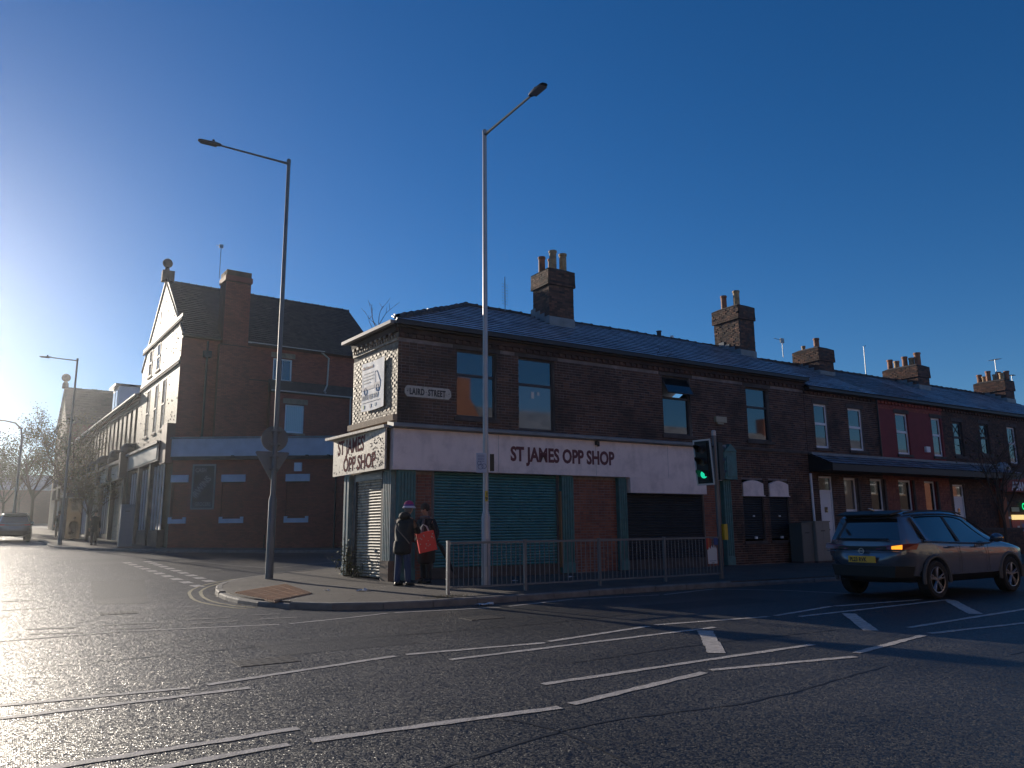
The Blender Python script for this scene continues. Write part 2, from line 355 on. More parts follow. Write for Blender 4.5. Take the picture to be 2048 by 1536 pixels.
def slates(parent, mt, org, udir, sdir_, L, S, w=.34, g=.30, n_ind=0, clip=None, seed=3, th=.032, name='slate', length=.42, prefer=None):
    """courses of slates lying on a slope: org eave corner, udir along eave, sdir_ up the slope"""
    rg = random.Random(seed); U = Vector(udir).normalized(); Sv = Vector(sdir_).normalized(); Nn = U.cross(Sv).normalized()
    if Nn.z < 0: Nn = -Nn
    O = Vector(org); inv = rootmat(parent).inverted(); items = []
    for r in range(int(S/g)+1):
        s0 = r*g-.03; u = -(w/2 if r % 2 else 0)
        while u < L:
            a, b = max(u, 0), min(u+w-.006, L); u += w
            s1 = min(s0+length, S+.02)
            if b-a < .04 or s1-s0 < .08: continue
            if clip and not clip((a+b)/2, s0+g/2): continue
            items.append((a, b, s0+rg.uniform(-.012, .012)*(4 if rg.random() < .03 else 1), s1, rg.uniform(-.003, .004)))
    if prefer: items.sort(key=lambda t: prefer(t[0], t[2]))
    Pl = []
    for k, (a, b, s0, s1, dz) in enumerate(items):
        lo = O+U*a+Sv*s0+Nn*(.045+dz); hi = O+U*a+Sv*s1+Nn*.010
        c = [lo, lo+U*(b-a), hi+U*(b-a), hi]
        if k < n_ind:
            up = (hi-lo); ln = up.length; up.normalize(); nn = U.cross(up).normalized()
            mm = Matrix((U, up, nn)).transposed().to_4x4(); mm.translation = lo
            mm = inv @ mm
            key = (name, mt.name)
            if key not in UNITB: UNITB[key] = MB().box(0, 1, 0, 1, -1, 0).mesh(name, mt)
            o = bpy.data.objects.new(name, UNITB[key]); COL.objects.link(o); o.parent = parent
            o.matrix_local = mm @ Matrix.Diagonal((b-a, ln, th, 1))
        else:
            for q in c: Pl.append(inv @ q)
            for q in c: Pl.append(inv @ (q-Nn*th))
    if Pl:
        k = len(Pl)//8; fq = np.array([(0, 1, 2, 3), (4, 5, 1, 0), (5, 6, 2, 1), (7, 4, 0, 3)])
        FF = (np.arange(k)[:, None, None]*8+fq[None]).reshape(-1, 4)
        o = np_mesh(name, np.array([tuple(p) for p in Pl]), FF, mt, parent, np.repeat([rg.random() for _ in range(k)], 4)); o['kind'] = 'stuff'

def text(s, F, u, z, d, size, mt, name='lettering', parent=None, align='LEFT', xs=1.0, bold=0.0, ext=.004, rot=0.0, spacing=1.0, shear=0.0):
    c = bpy.data.curves.new(name, 'FONT'); c.body = s; c.size = size; c.extrude = ext; c.offset = bold; c.align_x = align; c.space_character = spacing; c.shear = shear; c.resolution_u = 3
    o = bpy.data.objects.new('tmp', c); COL.objects.link(o); dg = bpy.context.evaluated_depsgraph_get(); me = bpy.data.meshes.new_from_object(o.evaluated_get(dg))
    COL.objects.unlink(o); bpy.data.objects.remove(o)
    ax = Vector((F.c, F.s, 0)); nz = Vector((F.s, -F.c, 0)); B = Matrix((ax, Vector((0, 0, 1)), nz)).transposed().to_4x4(); B.translation = Vector(F.p(u, d, z))
    X = B @ Matrix.Rotation(rot, 4, 'Z') @ Matrix.Diagonal((xs, 1, 1, 1))
    if parent: X = rootmat(parent).inverted() @ X
    me.transform(X); me.name = name; me.materials.clear(); me.materials.append(mt)
    ob = bpy.data.objects.new(name, me); COL.objects.link(ob); ob.parent = parent; return ob

GLZ = [GLASS, mat('window glass over dim curtain', (.045, .045, .042), .035, spec=1.0, coat=.5), GLASS, mat('window glass over net curtain', (.11, .11, .105), .045, spec=1.0, coat=.5)]
WI = [0]
def window(F, parent, u0, u1, z0, z1, rec=.10, fm=PVC, glass=GLASS, fw=.08, transom=.5, sill=None, style='sash', sill_ext=.06, opened=False):
    WI[0] += 1; glass = GLZ[(WI[0]*7+WI[0]//3) % 4] if (glass is GLASS and fm is PVC) else glass
    mb = MB()
    F.box(mb, u0, u0+fw, -rec-.05, -rec, z0, z1); F.box(mb, u1-fw, u1, -rec-.05, -rec, z0, z1)
    F.box(mb, u0+fw, u1-fw, -rec-.05, -rec, z0, z0+fw*1.2); F.box(mb, u0+fw, u1-fw, -rec-.05, -rec, z1-fw, z1)
    zt = z0+(z1-z0)*transom
    if transom: F.box(mb, u0+fw, u1-fw, -rec-.055, -rec+.012, zt-fw*.6, zt+fw*.6)
    if style == 'cross':
        um = (u0+u1)/2
        for k in (-1, 1):
            mb.tube([F.p(um-k*(u1-u0)*.36, -rec-.01, zt+fw), F.p(um+k*(u1-u0)*.36, -rec-.01, z1-fw)], .014, 4)
    fo = mb.build('window', fm, parent)
    if opened:
        F.box(MB(), u0+fw, u1-fw, -rec-.03, -rec-.02, z0+fw, zt-fw*.6).build('pane', glass, fo)
        q = MB(); t0 = Vector(F.p(u0+fw, -rec+.02, z1-fw)); t1 = Vector(F.p(u1-fw, -rec+.02, z1-fw)); o = Vector((F.s, -F.c, 0))*.30+Vector((0, 0, -(z1-fw-zt-fw)+.06))
        nn = Vector((F.s, -F.c, 0))*.01
        q.hexa([t0, t1, t1+o, t0+o], [t0+nn, t1+nn, t1+o+nn, t0+o+nn]); q.build('pane', glass, fo)
        q = MB()
        for a, b in ((t0, t0+o), (t1, t1+o), (t0+o, t1+o), (t0, t1)): q.tube([a+nn*.5, b+nn*.5], .022, 4)
        q.build('casement', fm, fo)
    elif transom:
        F.box(MB(), u0+fw, u1-fw, -rec-.03, -rec-.02, z0+fw, zt-fw*.6).build('pane', glass, fo); F.box(MB(), u0+fw, u1-fw, -rec-.03, -rec-.02, zt+fw*.6, z1-fw).build('pane', glass, fo)
    else: F.box(MB(), u0+fw, u1-fw, -rec-.03, -rec-.02, z0+fw, z1-fw).build('pane', glass, fo)
    if sill: F.box(MB(), u0-.08, u1+.08, -rec, sill_ext, z0-.11, z0-.002).build('sill', sill, fo)
    return fo

def shutter(F, parent, u0, u1, z0, z1, mt, d=0.0, pitch=.078, rail=None, guide_mat=None, name='roller_shutter'):
    """roller shutter: guides and box as the part, every curved slat a sub-part"""
    mb = MB(); F.box(mb, u0-.06, u0, d-.06, d+.03, z0, z1); F.box(mb, u1, u1+.06, d-.06, d+.03, z0, z1); F.box(mb, u0, u1, d-.055, d-.04, z0, z1)
    g = mb.build(name, guide_mat or mt, parent)
    prof = [(-.012, 0), (.006, .006), (.016, .022), (.020, .038), (.016, .054), (.006, .068), (-.012, .0745)]
    L = u1-u0-.01; m0 = MB(); n = len(prof)
    m0.v = [(0, -a, b) for a, b in prof]+[(L, -a, b) for a, b in prof]; m0.f = [(i, i+n, i+n+1, i+1) for i in range(n-1)]
    me = m0.mesh('slat', mt)
    for p in me.polygons: p.use_smooth = True
    inv = rootmat(parent).inverted(); z = z0+.005
    while z+pitch < z1+.02:
        o = bpy.data.objects.new('slat', me); COL.objects.link(o); o.parent = g
        o.location = inv @ Vector(F.p(u0+.005, d, z)); o.rotation_euler = (0, 0, R(F.deg)-parent_rz(parent)); z += pitch
    return g

def pilaster(F, parent, u0, u1, z0, z1, mt, d0=0.0, d1=.16, flutes=5, name='pilaster'):
    mb = MB(); F.box(mb, u0, u1, d0, d1-.015, z0, z1); wd = (u1-u0)/(2*flutes+1)
    for k in range(flutes+1): F.box(mb, u0+2*k*wd, u0+(2*k+1)*wd, d1-.015, d1+.008, z0+.3, z1-.05)
    F.box(mb, u0-.012, u1+.012, d0, d1+.02, z0, z0+.28)
    return mb.build(name, mt, parent)

def pot(mb, x, y, z, h, r=.13, n=14): mb.lathe([(r*1.05, 0), (r*1.02, .05), (r, h*.5), (r*.98, h-.09), (r*1.15, h-.08), (r*1.17, h-.02), (r*1.05, h), (r*.85, h), (r*.8, h-.12)], (x, y, z), n)
def chimney(parent, x0, x1, y0, y1, z0, z1, pots, seed, corb=.45, wonk=0.0, pm=(POT, POT_B)):
    c = MB().box(x0, x1, y0, y1, z0, z1).build('chimney', MORT_D, parent)
    sides = [Fr(x0, y0, 0), Fr(x1, y0, 90), Fr(x1, y1, 180), Fr(x0, y1, 270)]; ln = [x1-x0, y1-y0, x1-x0, y1-y0]
    for i, (F, l) in enumerate(zip(sides, ln)):
        if i == 2: continue
        bricks(F, c, BR_STACK, 0, l, z0, z1-corb-.13, proud=.006, rough=.003+wonk*.6, j=.012, skew=(-.008, .012), seed=seed+i, header=0)
        F2 = Fr(*F.p(-.05, .05, 0)[:2], F.deg); fbox(F2, c, 'corbel_course', MORT_D, 0, l+.1, -.06, 0, z1-corb-.13, z1-.01)
        bricks(F2, c, BR_STACK, 0, l+.1, z1-corb-.13, z1-corb+.02, proud=.020, rough=.003, j=.010, seed=seed+i+9, header=0)
        bricks(F2, c, BR_STACK, 0, l+.1, z1-corb+.02, z1-.02, proud=.006, rough=.003+wonk*.6, j=.012, skew=(-.008, .012), seed=seed+i+19, header=0)
    # sloping mortar flaunching
    mb = MB(); a = .06; b = .16; mb.hexa([(x0-a, y0-a, z1-.02), (x1+a, y0-a, z1-.02), (x1+a, y1+a, z1-.02), (x0-a, y1+a, z1-.02)], [(x0+b, y0+b, z1+.10), (x1-b, y0+b, z1+.10), (x1-b, y1-b, z1+.10), (x0+b, y1-b, z1+.10)])
    mb.build('flaunching', MORT_D, c)
    for i, (fx, fy, h, r) in enumerate(pots):
        mb = MB(); pot(mb, x0+fx*(x1-x0), y0+fy*(y1-y0), z1+.05, h, r); mb.build('chimney_pot', pm[i % len(pm)], c, smooth=True)
    F = sides[0]; zf = z0+.42
    mb = MB(); F.box(mb, -.02, ln[0]+.02, 0, .03, z0+.05, zf)
    for k in range(4):
        yy = y0+k*.28
        mb.box(x0-.03, x0, yy, yy+.28, zf-.25+k*.15, zf+.03+k*.15)
    mb.build('flashing', LEAD, c)
    return c
def aerial(x, y, z, h, kind, label, ang=0.0):
    e = empty('television_aerial', (x, y, z), 0, label, 'aerial', 'television aerials on the roofs')
    MB().tube([(x, y, z), (x, y, z+h)], .016, 6).build('mast', GALV, e)
    mb = MB(); c, s = math.cos(ang), math.sin(ang)
    if kind == 'yagi':
        t = z+h-.05; mb.tube([(x-c*.5, y-s*.5, t), (x+c*.5, y+s*.5, t+.1)], .014, 5)
        for k in range(9):
            q = -.5+k*.12; mb.tube([(x+c*q-s*.16, y+s*q+c*.16, t+.05+q*.1), (x+c*q+s*.16, y+s*q-c*.16, t+.05+q*.1)], .006, 4)
    elif kind == 'box':
        t = z+h; mb.box(x-.11, x+.11, y-.03, y+.03, t-.1, t+.1); mb.tube([(x, y, t), (x+c*.35, y+s*.35, t+.12)], .012, 5)
    else:
        t = z+h
        for k in range(8): mb.tube([(x-.12, y, z+.25+k*.1), (x+.12, y, z+.22+k*.1)], .007, 4)
    mb.build('antenna', GALV, e); return e

# ================================================================== GROUND
def strip_sheet(name, x0, x1, ys, off, mt, kind='structure'):
    mb = MB()
    for a, b in zip(ys[:-1], ys[1:]): mb.poly([(x0, a, ground(a)+off), (x1, a, ground(a)+off), (x1, b, ground(b)+off), (x0, b, ground(b)+off)])
    return mb.build(name, mt, None, kind=kind)
strip_sheet('road', -400, 400, [-400, 19, 60, 120, 700], 0.0, ASPH)
def slab(name, pts, top, mt, thick=.30, kind='structure', parent=None):
    """polygon slab that follows the rise of the street"""
    bm = bmesh.new(); vs = [bm.verts.new((x, y, 0)) for x, y in pts]; bm.faces.new(vs)
    bmesh.ops.triangulate(bm, faces=bm.faces)
    bmesh.ops.bisect_plane(bm, geom=bm.verts[:]+bm.edges[:]+bm.faces[:], plane_co=(0, 19, 0), plane_no=(0, 1, 0))
    if thick:
        r = bmesh.ops.extrude_face_region(bm, geom=bm.faces[:])
        for g in r['geom']:
            if isinstance(g, bmesh.types.BMVert): g.co.z = 1
        for v in bm.verts: v.co.z = ground(v.co.y)+(top if v.co.z > .5 else top-thick)
    else:
        for v in bm.verts: v.co.z = ground(v.co.y)+top
    bmesh.ops.recalc_face_normals(bm, faces=bm.faces)
    me = bpy.data.meshes.new(name); bm.to_mesh(me); bm.free(); me.materials.append(mt)
    if not thick and me.polygons[0].normal.z < 0: me.flip_normals()
    o = bpy.data.objects.new(name, me); COL.objects.link(o); o.parent = parent
    if kind: o['kind'] = kind
    return o
def smooth_line(pts, n=5):
    out = []
    P = [Vector((*p, 0)) for p in pts]; P = [P[0]*2-P[1]]+P+[P[-1]*2-P[-2]]
    for i in range(1, len(P)-2):
        for k in range(n):
            t = k/n; a, b, c, d = P[i-1:i+3]
            q = .5*((2*b)+(c-a)*t+(2*a-5*b+4*c-d)*t*t+(3*b-a-3*c+d)*t**3); out.append((q.x, q.y))
    out.append(pts[-1]); return out
KB = smooth_line([(30, 41), (19, 32), (13, 27.6), (8.9, 24.6), (6.3, 23.0), (4.75, 21.5), (4.02, 20.0), (3.72, 18.6), (3.62, 17.2), (3.72, 15.7), (4.15, 14.5), (4.9, 13.62), (6.0, 13.18), (7.4, 13.10), (9.5, 13.20), (11.5, 13.22), (13.3, 13.18)], 5)
KB2 = [(13.3, 13.18), (14.4, 13.1), (16, 12.95), (18, 12.85), (24, 12.8), (60, 12.8), (140, 12.8)]
def inset(line, d):
    out = []
    for i, p in enumerate(line):
        a = Vector(line[max(i-1, 0)]); b = Vector(line[min(i+1, len(line)-1)]); t = (b-a).normalized(); out.append((p[0]-t.y*d, p[1]+t.x*d))
    return out
IN = inset(KB+KB2[1:], .15)
slab('pavement', IN+[(140, 60), (45, 60)], .12, PAVE)
def kerbline(line, step=.915, lowered=None, name='kerb_stone', root=None, hgt=.125, wd=.15, zoff=0.0):
    pts = [Vector((*p, 0)) for p in line]; cum = [0]
    for a, b in zip(pts[:-1], pts[1:]): cum.append(cum[-1]+(b-a).length)
    def at(s):
        for i in range(len(cum)-1):
            if s <= cum[i+1]: return pts[i].lerp(pts[i+1], (s-cum[i])/max(1e-6, cum[i+1]-cum[i]))
        return pts[-1]
    s = 0; k = 0
    while s < cum[-1]-.1 and k < 300:
        e = min(s+step, cum[-1]); a = at(s); b = at(e); t = (b-a).normalized(); nn = Vector((-t.y, t.x, 0)); a = a+t*.006; b = b-t*.006
        mid = (a+b)/2; h = hgt+rnd.uniform(-.006, .004)
        if lowered and lowered(mid.x, mid.y): h = .09
        off = rnd.uniform(-.006, .006); nn2 = nn
        def q(p, w_, z): p2 = p+nn2*(w_+off); return (p2.x, p2.y, ground(p2.y)+z)
        mb = MB(); prof = [(0, -.1), (0.012, h-.03), (.03, h-.004), (.055, h), (wd, h), (wd, -.1)]
        mb.prism([q(a, *pp) for pp in prof], b-a+Vector((0, 0, ground(b.y)-ground(a.y))))
        mb.build(name, KERB, root); s = e; k += 1
kroot = empty('kerb', (0, 0, 0)); kroot['kind'] = 'structure'
LOW = lambda x, y: (x < 4.3 and 14.1 < y < 17.6) or (14.6 < x < 17.5 and y < 13.4)
kerbline(KB[8:], root=kroot, lowered=LOW); kerbline(KB2[:5], root=kroot, lowered=LOW)
# far corner pavement
KI = smooth_line([(-6, 150), (-1.9, 85), (-.1, 70), (1.0, 58), (1.2, 50), (2.4, 45.4), (4.6, 42.0), (7.4, 39.4), (10.2, 37.4), (13.8, 35.6), (19, 34.9), (34, 47)], 4)
slab('pavement', inset(KI, .15)+[(60, 90), (60, 200), (-3, 200)], .13, PAVE)
kroot2 = empty('kerb', (0, 0, 0)); kroot2['kind'] = 'structure'
kerbline(KI[6:40], root=kroot2, step=1.2)
# opposite pavement of the main street, behind the camera
slab('pavement', [(-60, -3.2), (90, -3.2), (90, -8), (-60, -8)], .12, PAVE)

def stripe(pts, wd, mt=LINE, name='road_marking', off=.005, wob=.011, label=None):
    """painted line with slightly ragged edges"""
    P = [Vector((*p, 0)) for p in pts]; L = []; Rr = []
    dense = [P[0]]
    for a, b in zip(P[:-1], P[1:]):
        n = max(1, int((b-a).length/.12))
        for k in range(1, n+1): dense.append(a.lerp(b, k/n))
    for i, p in enumerate(dense):
        t = (dense[min(i+1, len(dense)-1)]-dense[max(i-1, 0)]).normalized(); nn = Vector((-t.y, t.x, 0))
        a = p+nn*(wd/2+rnd.uniform(-wob, wob)); b = p-nn*(wd/2+rnd.uniform(-wob, wob)); L.append((a.x, a.y, ground(a.y)+off)); Rr.append((b.x, b.y, ground(b.y)+off))
    mb = MB()
    for i in range(len(L)-1): mb.poly([L[i], Rr[i], Rr[i+1], L[i+1]])
    return mb.build(name, mt, None, kind='structure')
for a, b in [((1.76, 5.44), (3.72, 5.30)), ((3.86, 5.34), (5.74, 5.72)), ((5.88, 5.78), (7.74, 5.46)), ((7.96, 5.60), (9.92, 5.98)), ((10.13, 6.02), (12.3, 5.86)), ((4.12, 6.14), (8.11, 6.28)), ((10.47, 6.52), (15.5, 6.86)), ((10.4, 8.25), (14.93, 8.42)), ((12.2, 8.93), (14.47, 8.72)), ((10.19, 8.55), (12.12, 8.94)), ((7.88, 8.79), (10.02, 8.53)), ((5.69, 8.32), (7.7, 8.73)), ((4.04, 7.82), (8.38, 8.10)), ((3.79, 8.42), (5.59, 8.26)), ((1.55, 7.88), (3.65, 8.40)), ((-.6, 7.98), (1.39, 7.83)), ((-.6, 7.38), (1.85, 7.52)), ((-.2, 5.70), (1.79, 5.82)), ((.3, 5.30), (1.61, 5.44))]:
    stripe([a, b], .095)
for pl in [[(-.9, 12.5), (1.24, 12.68)], [(1.37, 12.68), (3.38, 12.16)], [(3.54, 12.16), (4.58, 12.40), (5.33, 12.66)], [(5.47, 12.66), (7.38, 12.34)], [(7.61, 12.40), (9.38, 12.83)], [(9.45, 12.82), (11.37, 12.52)], [(11.5, 12.52), (13.4, 12.92)], [(13.4, 12.92), (14.31, 11.72), (14.68, 10.1)]]:
    stripe(pl, .085, LINE)
for a, b in [((.12, 13.85), (.77, 13.66)), ((.16, 13.15), (.81, 12.94)), ((1.13, 13.66), (1.83, 13.6)), ((1.18, 13.08), (1.82, 12.92)), ((2.24, 13.05), (2.98, 13.05)), ((2.27, 13.74), (2.93, 13.62)), ((3.31, 13.78), (3.80, 13.68)), ((3.32, 13.08), (3.9, 12.99)), ((-.9, 13.9), (-.2, 13.82)), ((-.9, 13.2), (-.2, 13.1))]:
    stripe([a, b], .10, LINE_W)
for a, b in [((-1.2, 27.7), (.08, 29.0)), ((-1.4, 24.2), (.42, 23.9)), ((-1.5, 17.6), (.44, 17.4)), ((-1.5, 19.6), (.3, 19.5)), ((-1.5, 16.2), (-.1, 16.1))]: stripe([a, b], .12, LINE_W)
for i in range(10):      # double row of give way blocks across the side street
    t = i/9
    for (a, b) in (((3.30, 32.5), (3.78, 21.2)), ((4.05, 33.0), (4.32, 22.6))):
        x = a[0]+(b[0]-a[0])*t; y = a[1]+(b[1]-a[1])*t; stripe([(x-.02, y+.32), (x+.02, y-.32)], .26, LINE, wob=.012)
stripe([(5.2, 33.5), (6.32, 29.0), (7.13, 26.9)], .10, LINE_W); stripe([(7.13, 26.9), (10.4, 29.4)], .12, LINE_W)
for q in ([(7.92, 7.98), (8.08, 7.86), (6.80, 6.42), (6.62, 6.55)], [(11.30, 8.14), (11.43, 8.0), (9.86, 6.56), (9.72, 6.70)], [(14.74, 8.42), (14.86, 8.27), (12.93, 6.80), (12.80, 6.94)]):
    a = ((q[0][0]+q[1][0])/2, (q[0][1]+q[1][1])/2); b = ((q[2][0]+q[3][0])/2, (q[2][1]+q[3][1])/2); stripe([a, b], .20, LINE)
YO = smooth_line([(13.0, 28.0), (8.6, 25.0), (5.85, 23.6), (4.30, 21.9), (3.50, 20.2), (3.18, 18.5), (3.10, 16.95), (3.30, 15.6), (3.55, 14.9)], 6)
YI = smooth_line([(13.1, 27.8), (8.7, 24.75), (6.0, 23.35), (4.50, 21.75), (3.72, 20.1), (3.42, 18.5), (3.33, 16.95), (3.48, 15.75), (3.72, 15.05)], 6)
stripe(YO, .07, YLINE); stripe(YI, .07, YLINE)
slab('asphalt_patch', [(1.6, 24.2), (2.9, 24.0), (2.2, 17.3), (1.25, 17.7)], .003, PATCH, thick=0)

# tactile paving: every slab and its ribs
tac = empty('tactile_paving', (0, 0, 0)); tac['kind'] = 'structure'
TA, TB, TC, TD = Vector((3.82, 17.25, 0)), Vector((5.45, 19.2, 0)), Vector((5.10, 16.0, 0)), Vector((4.0, 14.75, 0))
def bil(s, t): return (TA.lerp(TB, s)).lerp(TD.lerp(TC, s), t)
for i in range(5):
    for j in range(6):
        a, b, c, d = [bil(i/5+e0, j/6+e1) for e0, e1 in ((.004, .004), (.196, .004), (.196, .163), (.004, .163))]
        zz = .12+ground(a.y)
        mb = MB(); mb.hexa([(p.x, p.y, zz-.02) for p in (a, b, c, d)], [(p.x, p.y, zz+.006) for p in (a, b, c, d)])
        for k in range(3):
            f0, f1 = (k+.25)/3, (k+.75)/3
            p0, p1, p2, p3 = a.lerp(d, f0), b.lerp(c, f0), b.lerp(c, f1), a.lerp(d, f1)
            mb.hexa([(p.x, p.y, zz+.004) for p in (p0, p1, p2, p3)], [(p.x, p.y, zz+.026) for p in (p0.lerp(p3, .2), p1.lerp(p2, .2), p2.lerp(p1, .2), p3.lerp(p0, .2))])
        mb.build('paving_slab', TACT, tac)
for (x, y, s_, a_) in [(5.9, 19.6, .35, 0.1), (9.8, 12.55, .3, .2)]:
    e = MB().hexa([(x-s_, y-.2, .1), (x+s_, y-.2, .1), (x+s_, y+.2, .1), (x-s_, y+.2, .1)], [(x-s_, y-.2, .128), (x+s_, y-.2, .128), (x+s_, y+.2, .128), (x-s_, y+.2, .128)])
    if y > 13: tag(e.build('access_cover', KERB, None), 'flat grey access cover set in the pavement behind the tactile slabs', 'cover')
# leaf litter and grit in the gutter
mb = MB()
for i in range(900):
    k = rnd.randrange(30, len(KB)-1); p = Vector(KB[k]).lerp(Vector(KB[k+1]), rnd.random()); o = rnd.gauss(-.08, .09) if rnd.random() < .7 else rnd.uniform(.2, 1.5)
    t = (Vector(KB[k+1])-Vector(KB[k])).normalized(); x, y = p.x-t.y*o, p.y+t.x*o; z = ground(y)+(.006 if o < 0 else .128); s = rnd.uniform(.006, .022); a = rnd.random()*6.3
    mb.poly([(x+s*math.cos(a), y+s*math.sin(a), z), (x+s*math.cos(a+2), y+s*math.sin(a+2), z+s*.4), (x+s*math.cos(a+4), y+s*math.sin(a+4), z+.002)])
mb.build('leaf_litter', mat('dry leaf litter', (.20, .15, .09), .8, var=.4, vscale=20), None, kind='stuff')
mb = MB()
for i in range(260):
    x = rnd.gauss(6.95, .28); y = rnd.gauss(13.62, .16); z = .12; s = rnd.uniform(.02, .05); a = rnd.random()*6.3; l = rnd.uniform(.0, .03)
    mb.poly([(x, y, z), (x+.006, y, z), (x+l*math.cos(a), y+l*math.sin(a), z+s)])
mb.build('moss_tuft', mat('dry grass', (.22, .19, .08), .8, var=.4, vscale=30), None, kind='stuff')
def litter(x, y, z, s, mt, label):
    bmv = MB(); n = 5; g = [[(x+(i-2)*s/4+rnd.uniform(-.1, .1)*s, y+(j-2)*s/6+rnd.uniform(-.1, .1)*s, z+abs(rnd.gauss(0, s*.10))+.003) for i in range(n)] for j in range(n)]
    for j in range(n-1):
        for i in range(n-1): bmv.poly([g[j][i], g[j][i+1], g[j+1][i+1], g[j+1][i]])
    tag(bmv.build('litter', mt, None), label, 'litter', 'scraps of litter on the ground')
PAPER = mat('crumpled paper', (.62, .60, .58), .7)
litter(6.15, 16.0, .12, .22, PAPER, 'crumpled white wrapper lying on the pavement before the cream shutter')
litter(7.35, 12.85, 0, .28, PAPER, 'flattened pale packet in the gutter by the railing end post')
litter(10.35, 16.6, .12, .16, PAPER, 'small white scrap behind the railing under the large teal shutter')
litter(12.3, 16.9, .12, .18, PAPER, 'white scrap behind the railing at the foot of the brick panel')
litter(5.6, 16.6, .12, .12, PAPER, 'tiny pale scrap beside the tactile paving edge')

# ================================================================== THE CORNER SHOP
shop = empty('corner_shop', (7.97, 18.5, .12), 0, 'two storey sooty brick corner shop with white fascia board and closed roller shutters', 'building')
FS = Fr(7.97, 18.5, 0)
def fx(x): return x-7.97
WX = [(9.72, 11.0, 4.42, 6.33), (11.74, 13.02, 4.18, 6.33), (17.32, 18.58, 4.36, 6.33), (21.30, 22.50, 4.38, 6.30)]
holes = [(fx(a), fx(b), c, d) for a, b, c, d in WX]
low = [(fx(20.80), fx(21.86), .84, 2.99), (fx(22.15), fx(23.18), .84, 2.99)]
shopholes = [(fx(8.99), fx(13.06), .12, 2.92), (fx(15.56), fx(18.92), .12, 2.92)]
wall(FS, shop, 'front_wall', MORT, 0, fx(24.45), .05, 6.80, holes+low+shopholes, rev=.14)
bricks(FS, shop, BR_DARK, 0, fx(24.45), 4.06, 6.42, holes, n_ind=300, prefer=lambda u, z: u, seed=11, erode=.15)
bricks(FS, shop, BR_DARK, fx(20.1), fx(24.45), .14, 4.06, low, seed=12, erode=.15, header=1, proud=.012)
bricks(FS, shop, BR_ORANGE, fx(8.47), fx(8.97), .14, 2.90, seed=13, header=1)
bricks(FS, shop, BR_ORANGE, fx(13.52), fx(15.22), .14, 2.90, seed=14, header=1, proud=.005, rough=.002)
bricks(FS, shop, BR_ORANGE, fx(18.96), fx(19.7), .14, 2.90, seed=15, header=1)
# projecting eaves courses and string course
fbox(FS, shop, 'eaves_course', BR_DARK, 0, fx(24.45), 0, .05, 6.45, 6.56); fbox(FS, shop, 'eaves_course', BR_DARK, 0, fx(24.45), 0, .09, 6.57, 6.80)
for i in range(int(16.4/.235)):
    fbox(FS, shop, 'eaves_brick', BR_DARK, .02+i*.235, .02+i*.235+.11, .05, .085, 6.47, 6.565)
fbox(FS, shop, 'string_course', STONE_D, fx(19.3), fx(24.45), 0, .06, 4.02, 4.12)
for i, (a, b, c, d) in enumerate(WX):
    st = dict(fm=PVC_D, transom=.63, glass=GLASS, sill=STONE_D, fw=.06, rec=.10)
    wd = window(FS, shop, fx(a), fx(b), c, d, opened=(i == 2), **st)
    if i == 1:
        wd.children[0].data.materials[0] = GLASS_B; wd.children[0]['label'] = 'pane with a pale blind and two small notices behind it'
        for (x, z, s1, s2) in ((12.25, 5.25, .10, .20), (12.45, 5.35, .09, .10)): fbox(FS, wd, 'notice', PAPER, fx(x), fx(x)+s1, -.118, -.114, z-.1, z-.1+s2)
    fbox(FS, shop, 'lintel', STONE_D, fx(a)-.12, fx(b)+.12, 0, .014, d, d+.20)
# fascia, cornice, shutter box
fas = fbox(FS, shop, 'fascia_board', WHITE, fx(7.78), fx(19.62), .02, .24, 2.91, 3.97)
MB_ = MB()
for x in (10.9, 14.3, 17.2, 18.86): FS.box(MB_, fx(x), fx(x)+.012, .24, .243, 2.93, 3.95)
MB_.build('board_joint', mat('board joint', (.40, .37, .38), .7), fas)
text('ST JAMES OPP SHOP', FS, fx(11.30), 3.27, .243, .55, MAROON, 'lettering', fas, xs=.755, bold=.020, spacing=1.0)
mbk = MB(); FS.box(mbk, fx(14.28), fx(14.34), .24, .34, 3.84, 3.96); FS.box(mbk, fx(14.36), fx(14.40), .24, .32, 3.80, 3.95); mbk.build('broken_bracket', BLACK, fas)
co = MB(); co.prism([FS.p(fx(7.70), 0, 4.16), FS.p(fx(7.70), .42, 4.08), FS.p(fx(7.70), .42, 4.0), FS.p(fx(7.70), .24, 3.975), FS.p(fx(7.70), 0, 3.975)], (11.98, 0, 0)); co.build('cornice', LEAD, shop)
fbox(FS, shop, 'shutter_box', WHITE, fx(15.60), fx(18.84), .0, .26, 2.44, 2.905)
pilaster(FS, shop, fx(7.97), fx(8.45), .14, 2.91, TEAL, flutes=5, name='pilaster')
pilaster(FS, shop, fx(13.10), fx(13.50), .14, 2.91, TEAL, flutes=4); pilaster(FS, shop, fx(15.22), fx(15.52), .14, 2.91, TEAL, flutes=3)
pilaster(FS, shop, fx(19.74), fx(20.08), .14, 2.95, TEAL, flutes=3)
con = MB(); xa, xb = fx(19.66), fx(20.22); FS.box(con, xa, xb, 0, .36, 2.95, 3.88)
con.prism([FS.p(xa-.02, .40, 3.88), FS.p((xa+xb)/2, .40, 4.14), FS.p(xb+.02, .40, 3.88)], (0, .40, 0)); FS.box(con, xa+.06, xb-.06, .36, .39, 3.05, 3.72)
con.build('console_bracket', TEAL, shop)
fbox(FS, shop, 'shutter_guide', mat('bare copper coloured timber', (.30, .17, .09), .5), fx(13.06), fx(13.10), 0, .12, .3, 2.45)
shutter(FS, shop, fx(9.06), fx(13.00), .40, 2.92, SHUT_T, d=-.02, guide_mat=DKGREY)
